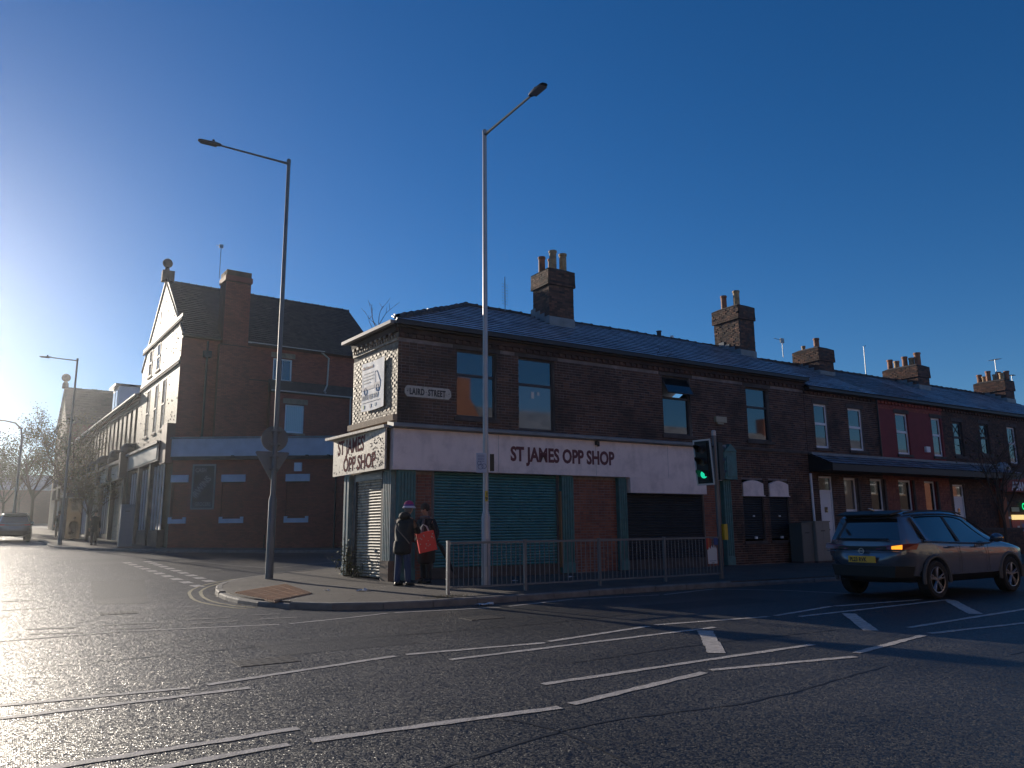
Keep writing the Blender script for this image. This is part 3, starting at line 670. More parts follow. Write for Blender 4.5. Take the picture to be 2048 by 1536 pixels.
fbox(FS, shop, 'stall_riser', STONE_D, fx(9.0), fx(13.06), -.10, .04, .12, .40)
shutter(FS, shop, fx(15.64), fx(18.84), .42, 2.44, SHUT_B, d=-.02); fbox(FS, shop, 'stall_riser', STONE_D, fx(15.56), fx(18.92), -.10, .04, .12, .42)
for (a, b, c, d) in low:
    shutter(FS, shop, a+.06, b-.06, .95, 2.46, SHUT_B, d=-.06); fbox(FS, shop, 'sill', STONE_D, a-.04, b+.04, -.14, .05, .80, .90)
    mb = MB(); P = [(a+.02, 2.46), (b-.02, 2.46)]+[(a+.02+(b-a-.04)*(1-t), 2.86+.12*math.sin(math.pi*t)) for t in (0, .15, .3, .5, .7, .85, 1)]
    mb.prism([FS.p(u, .05, z) for u, z in P], (0, .10, 0)); FS.box(mb, a-.02, b+.03, .0, .07, 2.42, 2.458); mb.build('shutter_hood', WHITE, shop)
    fbox(FS, shop, 'padlock', PVC, (a+b)/2-.04, (a+b)/2+.04, -.03, .0, 1.72, 1.77); fbox(FS, shop, 'padlock', PVC, (a+b)/2-.02, (a+b)/2+.09, -.03, .02, .97, 1.05)
al = MB(); FS.box(al, fx(19.63), fx(20.14), .0, .12, 4.90, 5.10); FS.box(al, fx(19.72), fx(20.02), .0, .09, 4.84, 4.90); al.build('alarm_box', mat('yellowed plastic', (.36, .33, .24), .5), shop)
# street name plate
sn = MB(); a, b, c, d = fx(8.16), fx(9.53), 4.86, 5.16; k = .07
sn.prism([FS.p(u, .045, z) for u, z in [(a+k, c), (b-k, c), (b-.02, c+.06), (b, c+.10), (b, d-.10), (b-.02, d-.06), (b-k, d), (a+k, d), (a+.02, d-.06), (a, d-.10), (a, c+.10), (a+.02, c+.06)]], (0, .03, 0))
sn = sn.build('street_sign', mat('cream enamel', (.56, .52, .44), .4, dirt=(.2, .16, .12), dirt_amt=.5, dirt_scale=12), None)
tag(sn, 'old cream street name plate with black capitals on the dark brick wall', 'sign')
BLK = mat('black lettering', (.02, .02, .02), .5)
l1 = text('LAIRD  STREET', FS, a+.13, c+.065, .047, .235, BLK, 'lettering', None, xs=.62, bold=.009, spacing=1.12); l1.parent = sn
mb = MB()
for u in (a+.07, (a+b)/2-.07, b-.07): mb.prism([FS.p(u+.014*math.cos(t), .047, (c+d)/2+.014*math.sin(t)) for t in [i*math.pi/4 for i in range(8)]], (0, -.003, 0))
q = mb.build('rivet', BLK, None); q.parent = sn

# --- short side wall lit by the low sun
Bk = (7.97+2.74*math.cos(R(94.5)), 18.5+2.74*math.sin(R(94.5))); FL = Fr(Bk[0], Bk[1], 274.5)
wall(FL, shop, 'side_wall', mat('pale lime mortar', (.30, .25, .20), .9, var=.3, vscale=8), 0, 2.74, .05, 6.80, [(.46, 2.06, .12, 2.90)], rev=.12)
bricks(FL, shop, BR_GLAZE, 0, 2.74, 4.38, 6.30, seed=21, erode=0, proud=.009, rough=.0012, header=0, j=.009, skew=(-.003, .017))
fbox(FL, shop, 'sill_band', mat('worn orange stone', (.36, .24, .15), .75, var=.25, vscale=6), -.05, 2.75, 0, .13, 4.20, 4.36)
bricks(FL, shop, BR_GLAZE, 0, 2.74, 4.0, 4.19, seed=22, header=0)
fbox(FL, shop, 'eaves_course', BR_GLAZE, 0, 2.74, 0, .04, 6.36, 6.44); fbox(FL, shop, 'eaves_course', BR_DARK, 0, 2.75, 0, .10, 6.60, 6.80)
for i in range(18): fbox(FL, shop, 'dentil', BR_GLAZE, .04+i*.15, .04+i*.15+.07, .03, .07, 6.44, 6.52)
for i in range(9): fbox(FL, shop, 'eaves_brick', BR_GLAZE, .06+i*.285, .06+i*.285+.12, .03, .10, 6.53, 6.60)
# tilted sign board
FSg = Fr(*FL.p(-.82, .20, 0)[:2], 271.8); s2 = fbox(FSg, shop, 'side_fascia_board', WHITE2, 0, 3.63, -.05, 0, 2.93, 3.985)
s2['label'] = 'weathered cream fascia board with peeling brown letters'
fbox(FL, shop, 'side_cornice', WHITE2, -.95, 2.82, 0, .42, 3.99, 4.06)
text("ST JAMES'", FSg, .34, 3.53, .001, .56, BROWN_L, 'lettering', s2, xs=.86, bold=.014, ext=.003); text('OPP SHOP', FSg, .80, 3.03, .001, .54, BROWN_L, 'lettering', s2, xs=.90, bold=.014, ext=.003)
PEEL = mat('lifted paint flake', (.13, .09, .085), .95, spec=.1)
mb = MB(); rg = random.Random(5)
for i in range(170):
    if rg.random() < .7: u = rg.uniform(2.7, 3.6); z = rg.uniform(2.98, 3.85)
    else: u = rg.uniform(.1, 3.5); z = rg.uniform(2.97, 3.95) if rg.random() < .5 else 3.0+rg.random()*.12
    s = rg.uniform(.012, .05); t = rg.random()*6.28
    mb.hexa([FSg.p(u+s*math.cos(t+q), .000, z+s*.7*math.sin(t+q)) for q in (0, 1.3, 2.9, 4.4)], [FSg.p(u+s*.8*math.cos(t+q), .002+rg.random()*.003, z+s*.6*math.sin(t+q)) for q in (0, 1.3, 2.9, 4.4)])
mb.build('paint_flakes', PEEL, s2, kind='stuff')
shutter(FL, shop, .54, 1.98, .16, 2.72, SHUT_C, d=.0, pitch=.078, guide_mat=mat('dark brown steel', (.06, .045, .035), .6))
fbox(FL, shop, 'shutter_box', DKGREY, .45, 2.06, -.05, .06, 2.72, 2.93)
fbox(FL, shop, 'door_post', PVC_D, .33, .48, -.05, .05, .14, 2.93); fbox(FL, shop, 'door_post', PVC_D, 2.04, 2.28, -.05, .05, .14, 2.93)
pilaster(FL, shop, 2.29, 2.70, .14, 2.93, TEAL_L, flutes=4, d1=.12); pilaster(FL, shop, -.16, .16, .14, 2.93, TEAL_L, flutes=1, d1=.12)
fbox(FL, shop, 'pilaster_base', STONE, 2.26, 2.72, .0, .17, .12, .62)
# banner
bn = MB(); n = 10
for i in range(n):
    for j in range(n):
        def q(i, j): u = .67+1.37*i/n; z = 4.68+1.38*j/n-.03*math.sin(i/n*math.pi); return FL.p(u, .05+.001*math.sin(i*1.9+j*.7)+.001*math.cos(j*1.7), z)
        bn.poly([q(i, j), q(i+1, j), q(i+1, j+1), q(i, j+1)])
ban = tag(bn.build('banner', mat('white vinyl banner', (.74, .77, .82), .6, spec=.4), None, smooth=True), 'white vinyl removals banner with a van and phone number on the sunlit brick wall', 'banner')
GREYI = mat('grey banner ink', (.22, .24, .27), .6); BLUEI = mat('blue grey banner ink', (.16, .20, .32), .6)
def ban_text(*a, **k): o = text(*a, **k); o.parent = ban; return o
ban_text('0151 625 9757', FL, .80, 4.99, .0535, .175, GREYI, xs=.86, bold=.003, ext=.002)
ban_text('Flat Removals', FL, .72, 5.86, .0535, .13, mat('red brown banner ink', (.35, .18, .16), .6), xs=.9, bold=.002, ext=.002, shear=.2)
mb = MB()
for k, (l0, l1) in enumerate([(.78, 1.35), (.76, 1.40), (.74, 1.36), (.76, 1.2)]): FL.box(mb, l0, l1, .0545, .056, 5.72-k*.09, 5.745-k*.09)
FL.box(mb, .70, 1.8, .0545, .056, 4.90, 4.915)
mb.build('small_print', GREYI, None).parent = ban
mb = MB(); FL.box(mb, .70, 1.46, .0545, .056, 5.26, 5.36); FL.box(mb, 1.50, 1.82, .0545, .056, 5.24, 5.40); FL.box(mb, .68, .70, .0545, .056, 5.26, 5.72); FL.box(mb, 1.46, 1.48, .0545, .056, 5.26, 5.74)
for (cx_, cz_) in ((.92, 5.22), (1.66, 5.24)): mb.tube([FL.p(cx_+.085*math.cos(t), .048, cz_+.10*math.sin(t)) for t in [i*math.pi/8 for i in range(17)]], .012, 4)
mb.tube([FL.p(u, .048, z) for u, z in [(1.49, 5.72), (1.62, 5.72), (1.76, 5.48), (1.82, 5.40)]], .010, 4); mb.build('van_drawing', BLUEI, None).parent = ban
for u, nm, cc in ((.78, 'green banner ink', (.22, .42, .12)), (1.20, 'navy banner ink', (.05, .08, .2)), (1.50, 'sky banner ink', (.12, .35, .45))): MBq = FL.box(MB(), u, u+.09, .0545, .056, 4.74, 4.84).build('printed_icon', mat(nm, cc, .6), None); MBq.parent = ban
mb = MB(); FL.box(mb, .66, .76, .0545, .056, 5.00, 5.12); mb.build('phone_icon', GREYI, None).parent = ban
# hidden walls
mb = MB()
pts = [(Bk[0], Bk[1]), (10.6, 26.2), (24.45, 26.2)]
for a, b in zip(pts[:-1], pts[1:]): mb.poly([(*a, 0), (*b, 0), (*b, 6.8), (*a, 6.8)])
mb.build('rear_wall', brick_far('plain sooty brick', (.07, .045, .038), (.05, .045, .04)), shop)
# roof
E0, E1, E2 = Vector((7.80, 18.26, 6.86)), Vector((7.50, 21.2, 6.86)), Vector((10.4, 26.4, 6.86)); R0 = Vector((12.0, 22.2, 8.86)); R1 = Vector((24.55, 22.2, 8.80)); E4 = Vector((24.55, 18.26, 6.86)); E5 = Vector((24.55, 26.4, 6.86))
mb = MB(); mb.poly([E0, E4, R1, R0]); mb.poly([E1, E0, R0]); mb.poly([E2, E1, R0]); mb.poly([E5, E2, R0, R1]); mb.build('roof', SLATE_D, shop)
sv = Vector((0, 22.2-18.26, 8.84-6.86)); SL = sv.length
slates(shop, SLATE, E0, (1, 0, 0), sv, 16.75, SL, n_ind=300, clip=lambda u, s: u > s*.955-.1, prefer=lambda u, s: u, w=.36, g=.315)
def ridge_tiles(parent, a, b, n, r=.10, mt=RIDGE, kind=None, jog=.012):
    a = Vector(a); b = Vector(b)
    for i in range(n):
        p = a.lerp(b, i/n); q = a.lerp(b, (i+.97)/n); up = Vector((0, 0, rnd.uniform(-jog, jog)))
        d = (q-p).normalized(); sd_ = Vector((-d.y, d.x, 0)).normalized(); mb = MB(); k = 7
        for (c, rr) in ((p, r*1.0), (q-(q-p)*.12, r), (q-(q-p)*.10, r*1.18), (q, r*1.2)):
            for t in range(k):
                an = -.35+(math.pi+.7)*t/(k-1); mb.v.append(tuple(c+up+sd_*math.cos(an)*rr+Vector((0, 0, math.sin(an)*rr))))
        for s_ in range(3):
            for t in range(k-1): mb.f.append((s_*k+t, s_*k+t+1, (s_+1)*k+t+1, (s_+1)*k+t))
        mb.build('ridge_tile', mt, parent)
ridge_tiles(shop, R0, R1, 28); ridge_tiles(shop, E0+Vector((.05, .05, .05)), R0, 12, r=.11)
fbox(FS, shop, 'gutter', GUTTER, -.2, 16.5, .20, .32, 6.74, 6.85); fbox(FL, shop, 'gutter', GUTTER_W, -.30, 2.82, .17, .29, 6.78, 6.87)
fbox(FS, shop, 'fascia_strip', GUTTER, -.1, 16.5, .09, .20, 6.70, 6.84); fbox(FL, shop, 'fascia_strip', GUTTER, -.1, 2.8, .10, .17, 6.76, 6.86)
chimney(shop, 14.62, 15.66, 21.0, 22.0, 8.15, 10.30, [(.22, .75, .62, .12), (.35, .25, .72, .13), (.62, .75, .62, .12), (.80, .30, .70, .13)], 31)
chimney(shop, 24.0, 24.9, 20.95, 22.3, 8.05, 10.35, [(.3, .72, .62, .12), (.42, .28, .70, .13)], 37, wonk=.010)
MB().lathe([(.09, 0), (.09, .26), (.11, .27), (.11, .3)], (20.9, 22.35, 8.85), 10).build('vent_pipe', RIDGE, shop)
MB().lathe([(.07, 0), (.07, .24)], (21.6, 22.35, 8.80), 10).build('vent_pipe', PVC, shop)
# bramble growing out of the gutter
def twigs(x, y, z, n, h, seed, spread=.5):
    r = random.Random(seed); mb = MB()
    for i in range(n):
        a = r.random()*6.28; p = Vector((x+r.uniform(-.1, .1), y+r.uniform(-.1, .1), z)); pts = [p]
        d = Vector((math.cos(a)*spread, math.sin(a)*spread, 1)).normalized()
        for k in range(5):
            d = (d+Vector((r.uniform(-.3, .3), r.uniform(-.3, .3), -.05))).normalized(); pts.append(pts[-1]+d*h/5*r.uniform(.6, 1.2))
            if k > 1: e = (d+Vector((r.uniform(-1, 1), r.uniform(-1, 1), .3))).normalized(); mb.tube([pts[-1], pts[-1]+e*h*.22], [.006, .003], 4)
        mb.tube(pts, [.010, .009, .008, .006, .005, .003], 4)
    return mb
TWIG = mat('bare twig', (.08, .055, .04), .8)
tag(twigs(7.8, 19.6, 6.88, 6, .85, 3).build('weed', TWIG, None), 'bare twiggy weed sprouting from the pale gutter of the shop side wall', 'plant')
tag(twigs(17.2, 18.4, 6.8, 4, .6, 9, 2.5).build('weed', TWIG, None), 'dead creeper stems lying on the slates above the middle of the shop front', 'plant')
# plant at the foot of the sunlit pilaster
def leafy(name, label, cat, x, y, z, h, w_, nst, nleaf, seed, lm, ls=.05):
    e = empty(name, (x, y, z), 0, label, cat); r = random.Random(seed); st = MB(); lf = MB()
    for i in range(nst):
        a = r.random()*6.28; tip = Vector((x+math.cos(a)*w_*r.random(), y+math.sin(a)*w_*r.random(), z+h*r.uniform(.45, 1))); b = Vector((x+r.uniform(-.12, .12), y+r.uniform(-.12, .12), z))
        mid = b.lerp(tip, .5)+Vector((0, 0, .08)); st.tube([b, mid, tip], [.008, .006, .003], 4)
        for k in range(nleaf):
            t = r.random(); c = b.lerp(tip, t)+Vector((r.gauss(0, .05), r.gauss(0, .05), r.gauss(0, .03))); s = ls*r.uniform(.5, 1.2); an = r.random()*6.28; el = r.uniform(-.8, .8)
            u = Vector((math.cos(an)*math.cos(el), math.sin(an)*math.cos(el), math.sin(el))); v = u.cross(Vector((r.uniform(-1, 1), r.uniform(-1, 1), 1))).normalized()
            lf.poly([c, c+u*s*.5+v*s*.32, c+u*s, c+u*s*.5-v*s*.32])
    st.build('stem', TWIG, e); lf.build('foliage', lm, e, kind='stuff'); return e
LEAF_Y = mat('yellow green leaf', (.16, .15, .045), .6, var=.4, vscale=12)
leafy('weed_plant', 'straggly yellow green buddleia at the foot of the sunlit teal pilaster', 'plant', 7.60, 20.9, .15, 1.15, .55, 18, 16, 4, LEAF_Y, .085)
leafy('weed_plant', 'low creeping weed against the bottom of the cream shutter', 'plant', 7.66, 20.2, .14, .45, .4, 10, 12, 6, LEAF_Y, .06)

# ================================================================== TERRACE HOUSES TO THE RIGHT
def terrace(x0, x1, label, wallm, mort, ups, downs, doors, seed, canopy=True, header=3, stucco=None, n_ind=120, chim=None, upstyle='sash', frame=PVC, bands=True):
    h = empty('terraced_house', (x0, 18.5, .12), 0, label, 'house', 'terraced houses beside the corner shop'); F = Fr(x0, 18.5, 0); L = x1-x0
    hu = [(a-x0, b-x0, c, d) for a, b, c, d in ups]; hd = [(a-x0, b-x0, c, d) for a, b, c, d in downs]; hr = [(a-x0, b-x0, c, d) for a, b, c, d in doors]
    wall(F, h, 'front_wall', stucco or mort, 0, L, .05, 6.52, hu+hd+hr, rev=.13)
    if stucco: bricks(F, h, BR_RED, .0, .16, 4.1, 6.3, seed=seed, header=1); bricks(F, h, BR_RED, 0, L, 6.1, 6.3, seed=seed+1)
    else: bricks(F, h, wallm, 0, L, 4.06, 6.30, hu, n_ind=n_ind, prefer=lambda u, z: u, seed=seed, header=header)
    bricks(F, h, wallm if not stucco else BR_ORANGE, 0, L, .14, 3.40, hd+hr, seed=seed+3, header=1)
    fbox(F, h, 'eaves_course', wallm, 0, L, 0, .05, 6.30, 6.40)
    for i in range(int(L/.24)): fbox(F, h, 'eaves_brick', wallm, .03+i*.24, .14+i*.24, .05, .08, 6.30, 6.40)
    fbox(F, h, 'gutter', GUTTER, 0, L, .17, .29, 6.44, 6.54); fbox(F, h, 'fascia_strip', GUTTER, 0, L, .06, .17, 6.42, 6.54)
    for i, (a, b, c, d) in enumerate(hu):
        window(F, h, a, b, c, d, fm=frame, style=upstyle, transom=.55, sill=STONE_D, rec=.07)
        fbox(F, h, 'lintel', STONE_D, a-.1, b+.1, 0, .02, d, d+.16)
    for (a, b, c, d) in hd: window(F, h, a, b, c, d, transom=.36, sill=STONE_D, rec=.08); fbox(F, h, 'mullion_pier', STONE_D, b+.02, b+.14, 0, .06, c-.1, d)
    for (a, b, c, d) in hr:
        mb = MB(); F.box(mb, a, a+.07, -.12, -.04, c, d); F.box(mb, b-.07, b, -.12, -.04, c, d); F.box(mb, a+.07, b-.07, -.12, -.04, d-.07, d); F.box(mb, a+.07, b-.07, -.12, -.04, d-.58, d-.51)
        fr = mb.build('door_frame', PVC, h)
        dr = fbox(F, h, 'door', PVC, a+.07, b-.07, -.11, -.07, c, d-.58)
        mb = MB(); F.box(mb, a+.16, b-.16, -.07, -.055, c+.2, c+.9); F.box(mb, a+.16, b-.16, -.07, -.055, c+1.0, c+1.5); mb.build('door_panel', PVC, dr)
        fbox(F, dr, 'letterbox', BLACK, (a+b)/2-.12, (a+b)/2+.12, -.055, -.05, c+.92, c+.97); fbox(F, dr, 'door_light', GLASS, (a+b)/2-.08, (a+b)/2+.08, -.07, -.052, c+1.58, c+1.78)
        fbox(F, fr, 'fanlight', GLASS, a+.07, b-.07, -.09, -.08, d-.51, d-.07)
    if canopy:
        mb = MB(); mb.prism([F.p(0, 0, 4.02), F.p(0, .95, 3.58), F.p(0, .95, 3.40), F.p(0, 0, 3.36)], (L, 0, 0)); cn = mb.build('canopy', GUTTER, h)
        slates(h, SLATE_D, F.p(0, .98, 3.60), (1, 0, 0), Vector(F.p(0, 0, 4.05))-Vector(F.p(0, .98, 3.60)), L, 1.05, w=.34, g=.26, seed=seed+5, name='canopy_slate')
        fbox(F, h, 'canopy_flashing', LEAD, 0, L, 0, .18, 3.99, 4.08)
        fbox(F, h, 'canopy_fascia', GUTTER, 0, L, .95, 1.0, 3.36, 3.60)
    mb = MB(); mb.poly([(x0, 18.26, 6.55), (x1, 18.26, 6.55), (x1, 22.2, 8.52), (x0, 22.2, 8.52)]); mb.poly([(x0, 26.2, 6.55), (x1, 26.2, 6.55), (x1, 22.2, 8.52), (x0, 22.2, 8.52)]); mb.build('roof', SLATE_D, h)
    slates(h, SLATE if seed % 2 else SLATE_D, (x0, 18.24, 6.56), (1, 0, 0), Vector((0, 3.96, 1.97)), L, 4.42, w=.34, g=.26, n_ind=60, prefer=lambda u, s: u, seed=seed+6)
    ridge_tiles(h, (x0, 22.2, 8.54), (x1, 22.2, 8.54), int(L/.45))
    mb = MB()
    for (xa, xb) in ((x1, x1),): mb.poly([(xa, 18.5, 0), (xa, 26.2, 0), (xa, 26.2, 6.5), (xa, 22.2, 8.5), (xa, 18.5, 6.5)])
    mb.poly([(x0, 26.2, 0), (x1, 26.2, 0), (x1, 26.2, 6.55), (x0, 26.2, 6.55)]); mb.build('rear_wall', MATS['plain sooty brick'], h)
    return h
h1 = terrace(24.47, 29.0, 'dark brick terraced house with white sash windows next to the corner shop', BR_DARK, MORT, [(25.0, 25.82, 4.28, 5.98), (27.08, 28.0, 4.28, 5.96)], [(26.45, 27.25, 1.25, 3.2), (28.1, 28.95, 1.25, 3.2)], [(24.95, 25.75, .3, 3.22)], 41)
h2 = terrace(29.0, 33.75, 'red painted terraced house between two dark brick ones', BR_RED, MORT_R, [(30.25, 31.15, 4.26, 5.98), (32.88, 33.62, 4.28, 5.96)], [(30.0, 30.95, 1.25, 3.2), (31.85, 32.7, 1.25, 3.2)], [], 52, stucco=mat('dark red masonry paint', (.19, .024, .028), .7, var=.1))
h3 = terrace(33.75, 38.0, 'dark brick terraced house with black crossed window frames behind the bare tree', BR_DARK, MORT_D, [(34.55, 35.3, 4.36, 5.9), (36.8, 37.55, 4.5, 5.95)], [], [(33.98, 34.85, .3, 3.1)], 63, upstyle='cross', frame=PVC_D)
h4 = terrace(38.0, 46.0, 'last dark brick house of the terrace with a red shopfront on its ground floor', BR_DARK, MORT_D, [(39.25, 40.05, 4.2, 5.95), (42.2, 43.0, 4.2, 5.95)], [], [], 75, canopy=False)
chimney(h1, 29.05-.0, 30.05, 21.0, 22.3, 7.7, 9.15, [(.45, .3, .5, .12), (.3, .75, .25, .08)], 81, wonk=.006)
chimney(h2, 36.62, 37.6, 21.0, 22.75, 7.75, 9.15, [(.4, .92, .55, .13), (.4, .72, .42, .13), (.35, .45, .55, .13), (.5, .3, .46, .12), (.5, .12, .66, .15)], 85)
chimney(h4, 45.0, 45.9, 21.0, 22.6, 7.75, 9.2, [(.4, .92, .5, .13), (.4, .76, .36, .12), (.35, .6, .62, .13), (.5, .42, .4, .12), (.5, .3, .5, .13), (.4, .18, .4, .12), (.6, .06, .5, .13)], 89)
FH = Fr(24.47, 18.5, 0)
MB().tube([FH.p(-.02, .07, .3), FH.p(-.04, .07, 3.3)], .045, 8).build('drainpipe', PVC, h1, smooth=True)
MB().tube([FH.p(28.95-24.47, .08, 4.1), FH.p(28.95-24.47, .08, 6.45)], .035, 8).build('drainpipe', GUTTER, h1, smooth=True)
fbox(Fr(29, 18.5, 0), h2, 'alarm_box', PVC, 3.15, 3.45, .0, .1, 4.42, 4.66)
F4 = Fr(38, 18.5, 0)
RED = mat('red shop front', (.22, .03, .02), .6, var=.2, vscale=6)
fbox(F4, h4, 'shop_fascia', RED, -.6, 8, .0, .35, 2.85, 3.5); text("ADAM'S", F4, .28, 2.92, .36, .55, mat('white lettering', (.75, .75, .78), .5), 'lettering', h4, bold=.015, xs=.8, shear=.15)
fbox(F4, h4, 'shop_window', mat('shop window print', (.30, .03, .03), .4, tcols=[(.32, .03, .03), (.3, .05, .04)], dirt=(.10, .16, .13), dirt_amt=.8, dirt_scale=3.5), .55, 8, .02, .05, .2, 1.55)
fbox(F4, h4, 'window_poster', mat('green poster', (.10, .30, .20), .5), 2.0, 2.35, .05, .06, .8, 1.25); fbox(F4, h4, 'window_poster', mat('blue poster', (.12, .16, .35), .5), 1.45, 1.7, .05, .06, 1.05, 1.4); fbox(F4, h4, 'window_poster', PAPER, 1.0, 1.2, .05, .06, .5, 1.3)
fbox(F4, h4, 'lit_strip', mat('lit yellow strip', (.9, .7, .3), .5, emit=(1.0, .72, .28), estr=.9), .55, 2.2, .06, .12, 1.58, 1.80)
text('OP', F4, 1.55, 2.05, .10, .42, mat('green neon', (0, .5, .2), .5, emit=(.0, .8, .25), estr=1.0), 'neon_sign', h4, bold=.012)
text('Shisha', F4, .62, 1.95, .10, .30, mat('yellow window letters', (.6, .55, .25), .5, emit=(.8, .7, .3), estr=.25), 'window_lettering', h4) if False else fbox(F4, h4, 'window_lettering', mat('pale window letters', (.5, .5, .3), .5), .62, 1.3, .06, .08, 1.95, 2.15)
fbox(F4, h4, 'shop_door_post', mat('orange brick post', (.30, .10, .04), .7), -.45, -.1, 0, .25, .12, 2.6)
fbox(F4, h4, 'shop_door', PVC_D, -.08, .5, .0, .04, .12, 2.4); fbox(F4, h4, 'door_rail', PVC, .1, .5, .05, .08, 1.62, 1.72)
FW = Fr(25.6, 17.3, 0)
gw = empty('garden_wall', (25.6, 17.3, .12), 0, 'low dark brick garden wall in front of the terraced houses', 'wall'); fbox(FW, gw, 'core', MORT_D, 0, 11.4, -.2, 0, .1, 1.15); bricks(FW, gw, BR_DARK, 0, 11.4, .12, 1.12, seed=91, header=1)
fbox(FW, gw, 'coping', STONE_D, -.03, 11.43, -.24, .04, 1.15, 1.23)
# shop corner roof edge over next roof
aerial(13.2, 21.6, 8.7, 1.2, 'ladder', 'tall ladder aerial leaning beside the big corner shop chimney'); aerial(27.3, 21.5, 8.6, .75, 'box', 'small square aerial left of the low chimney between the houses', 2.6)
e = empty('television_aerial', (34.4, 22.3, 8.5), 0, 'thin bare mast standing left of the five pot chimney', 'aerial', 'television aerials on the roofs'); MB().tube([(34.4, 22.3, 8.5), (34.42, 22.3, 10.1), (34.6, 22.3, 10.15)], .02, 6).build('mast', GALV, e)
aerial(45.3, 21.5, 9.2, 1.25, 'yagi', 'yagi aerial on top of the last crowded chimney', .9); aerial(46.3, 21.2, 8.3, 1.3, 'yagi', 'yagi aerial at the right edge beyond the last chimney', .3)
e = empty('satellite_dish', (37.9, 18.1, 3.85), 0, 'grey satellite dish on the wall over the dark passage', 'dish'); MB().tube([(37.6, 18.1, 3.85), (37.56, 18.06, 3.85), (37.5, 18.0, 3.85)], [.33, .30, .05], 16).build('dish', GALV, e); MB().tube([(37.6, 18.1, 3.8), (37.7, 18.5, 3.7)], .02, 6).build('bracket', GALV, e)

# ================================================================== THE RED BRICK CORNER BUILDING ACROSS THE SIDE STREET
RB = empty('red_brick_building', (6.12, 43, .6), 0, 'tall red brick corner building with pale band, painted grocers panel and sunlit gable', 'building')
FI = Fr(6.12, 43.0, 3.7); GL = 10.6; gs = (6.12+GL*math.cos(R(93.7)), 43+GL*math.sin(R(93.7))); FG = Fr(gs[0], gs[1], 273.7); FB = Fr(6.12, 43.0, -31.4)
def gz(u): return 11.75+max(0, (5.3-abs(u-5.3)))*.83
BR_W = brick_far('plain red brick', (.17, .055, .04), (.10, .045, .035)); BR_S = brick_far('plain cream brick', (.42, .33, .22), (.25, .2, .15))
uw = [(4.93, 6.03, 9.75, 11.05)]; lw = [(5.6, 6.7, 6.78, 8.38)]
wall(FI, RB, 'front_wall', MORT_R, 0, 11.6, .3, 11.75, uw, rev=.10)
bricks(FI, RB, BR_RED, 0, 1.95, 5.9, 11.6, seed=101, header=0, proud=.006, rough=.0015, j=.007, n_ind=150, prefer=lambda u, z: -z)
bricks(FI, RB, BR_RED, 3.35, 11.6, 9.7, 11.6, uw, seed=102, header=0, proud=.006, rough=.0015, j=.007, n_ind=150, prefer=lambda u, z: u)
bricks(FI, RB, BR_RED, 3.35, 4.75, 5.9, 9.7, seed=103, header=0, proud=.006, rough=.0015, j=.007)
bricks(Fr(*FI.p(0, .40, 0)[:2], 3.7), RB, BR_RED, 4.75, 11.6, 5.9, 9.02, lw, seed=104, header=0, proud=.006, rough=.0015, j=.007)
FE = Fr(*FI.p(0, .40, 0)[:2], 3.7)
wall(FE, RB, 'extension_wall', MORT_R, 4.75, 11.6, .3, 9.05, lw, rev=.10); fbox(FI, RB, 'extension_flank', BR_W, 4.73, 4.76, .0, .398, .5, 9.05)
mb = MB(); mb.prism([FI.p(4.7, .55, 9.08), FI.p(4.7, 0.01, 9.80), FI.p(4.7, .01, 9.05), FI.p(4.7, .41, 9.05)], Vector(FI.p(11.6, 0, 0))-Vector(FI.p(4.7, 0, 0))); mb.build('lean_to_roof', TILE, RB)
w1 = window(FI, RB, *uw[0], fm=PVC, transom=0, rec=.07, sill=STONE, glass=GLASS); w2 = window(FE, RB, *lw[0], fm=PVC, transom=0, rec=.06, sill=STONE, glass=mat('glass over white blind', (.30, .36, .38), .08, spec=1.0))
for k in range(9): fbox(FE, w2, 'blind_slat', mat('white blind', (.45, .5, .52), .6), 5.68+k*.108, 5.69+k*.108, -.078, -.074, 6.86, 8.3)
fbox(FI, RB, 'lintel', STONE, 4.80, 6.18, 0, .05, 11.10, 11.38); fbox(FE, RB, 'lintel', STONE, 5.45, 6.88, 0, .05, 8.43, 8.72)
mb = MB(); FI.box(mb, 5.45, 5.47, -.03, .0, 9.8, 11.0); mb.build('window_bar', PVC, w1)
fbox(FI, RB, 'gutter', GUTTER_W, 3.4, 7.85, .22, .32, 11.66, 11.74); fbox(FI, RB, 'gutter', GUTTER, -.1, 1.9, .22, .32, 11.62, 11.72); fbox(FI, RB, 'gutter', GUTTER_W, 4.72, 11.6, .56, .65, 9.05, 9.12)
MB().tube([FI.p(7.70, .22, 11.66), FI.p(8.17, .12, 11.38), FI.p(8.13, .10, 9.75), FI.p(7.80, .55, 9.30), FI.p(7.9, .55, 9.2)], .05, 8).build('drainpipe', GUTTER_W, RB, smooth=True)
MB().tube([FI.p(9.43, .56, 9.06), FI.p(9.43, .52, 6.1)], .05, 8).build('drainpipe', GUTTER_W, RB, smooth=True)
mb = MB(); mb.tube([FI.p(1.3, .12, 11.5), FI.p(1.3, .12, 6.1)], .06, 8); FI.box(mb, 1.1, 1.5, .02, .28, 10.6, 10.95); mb.build('drainpipe', GUTTER, RB)
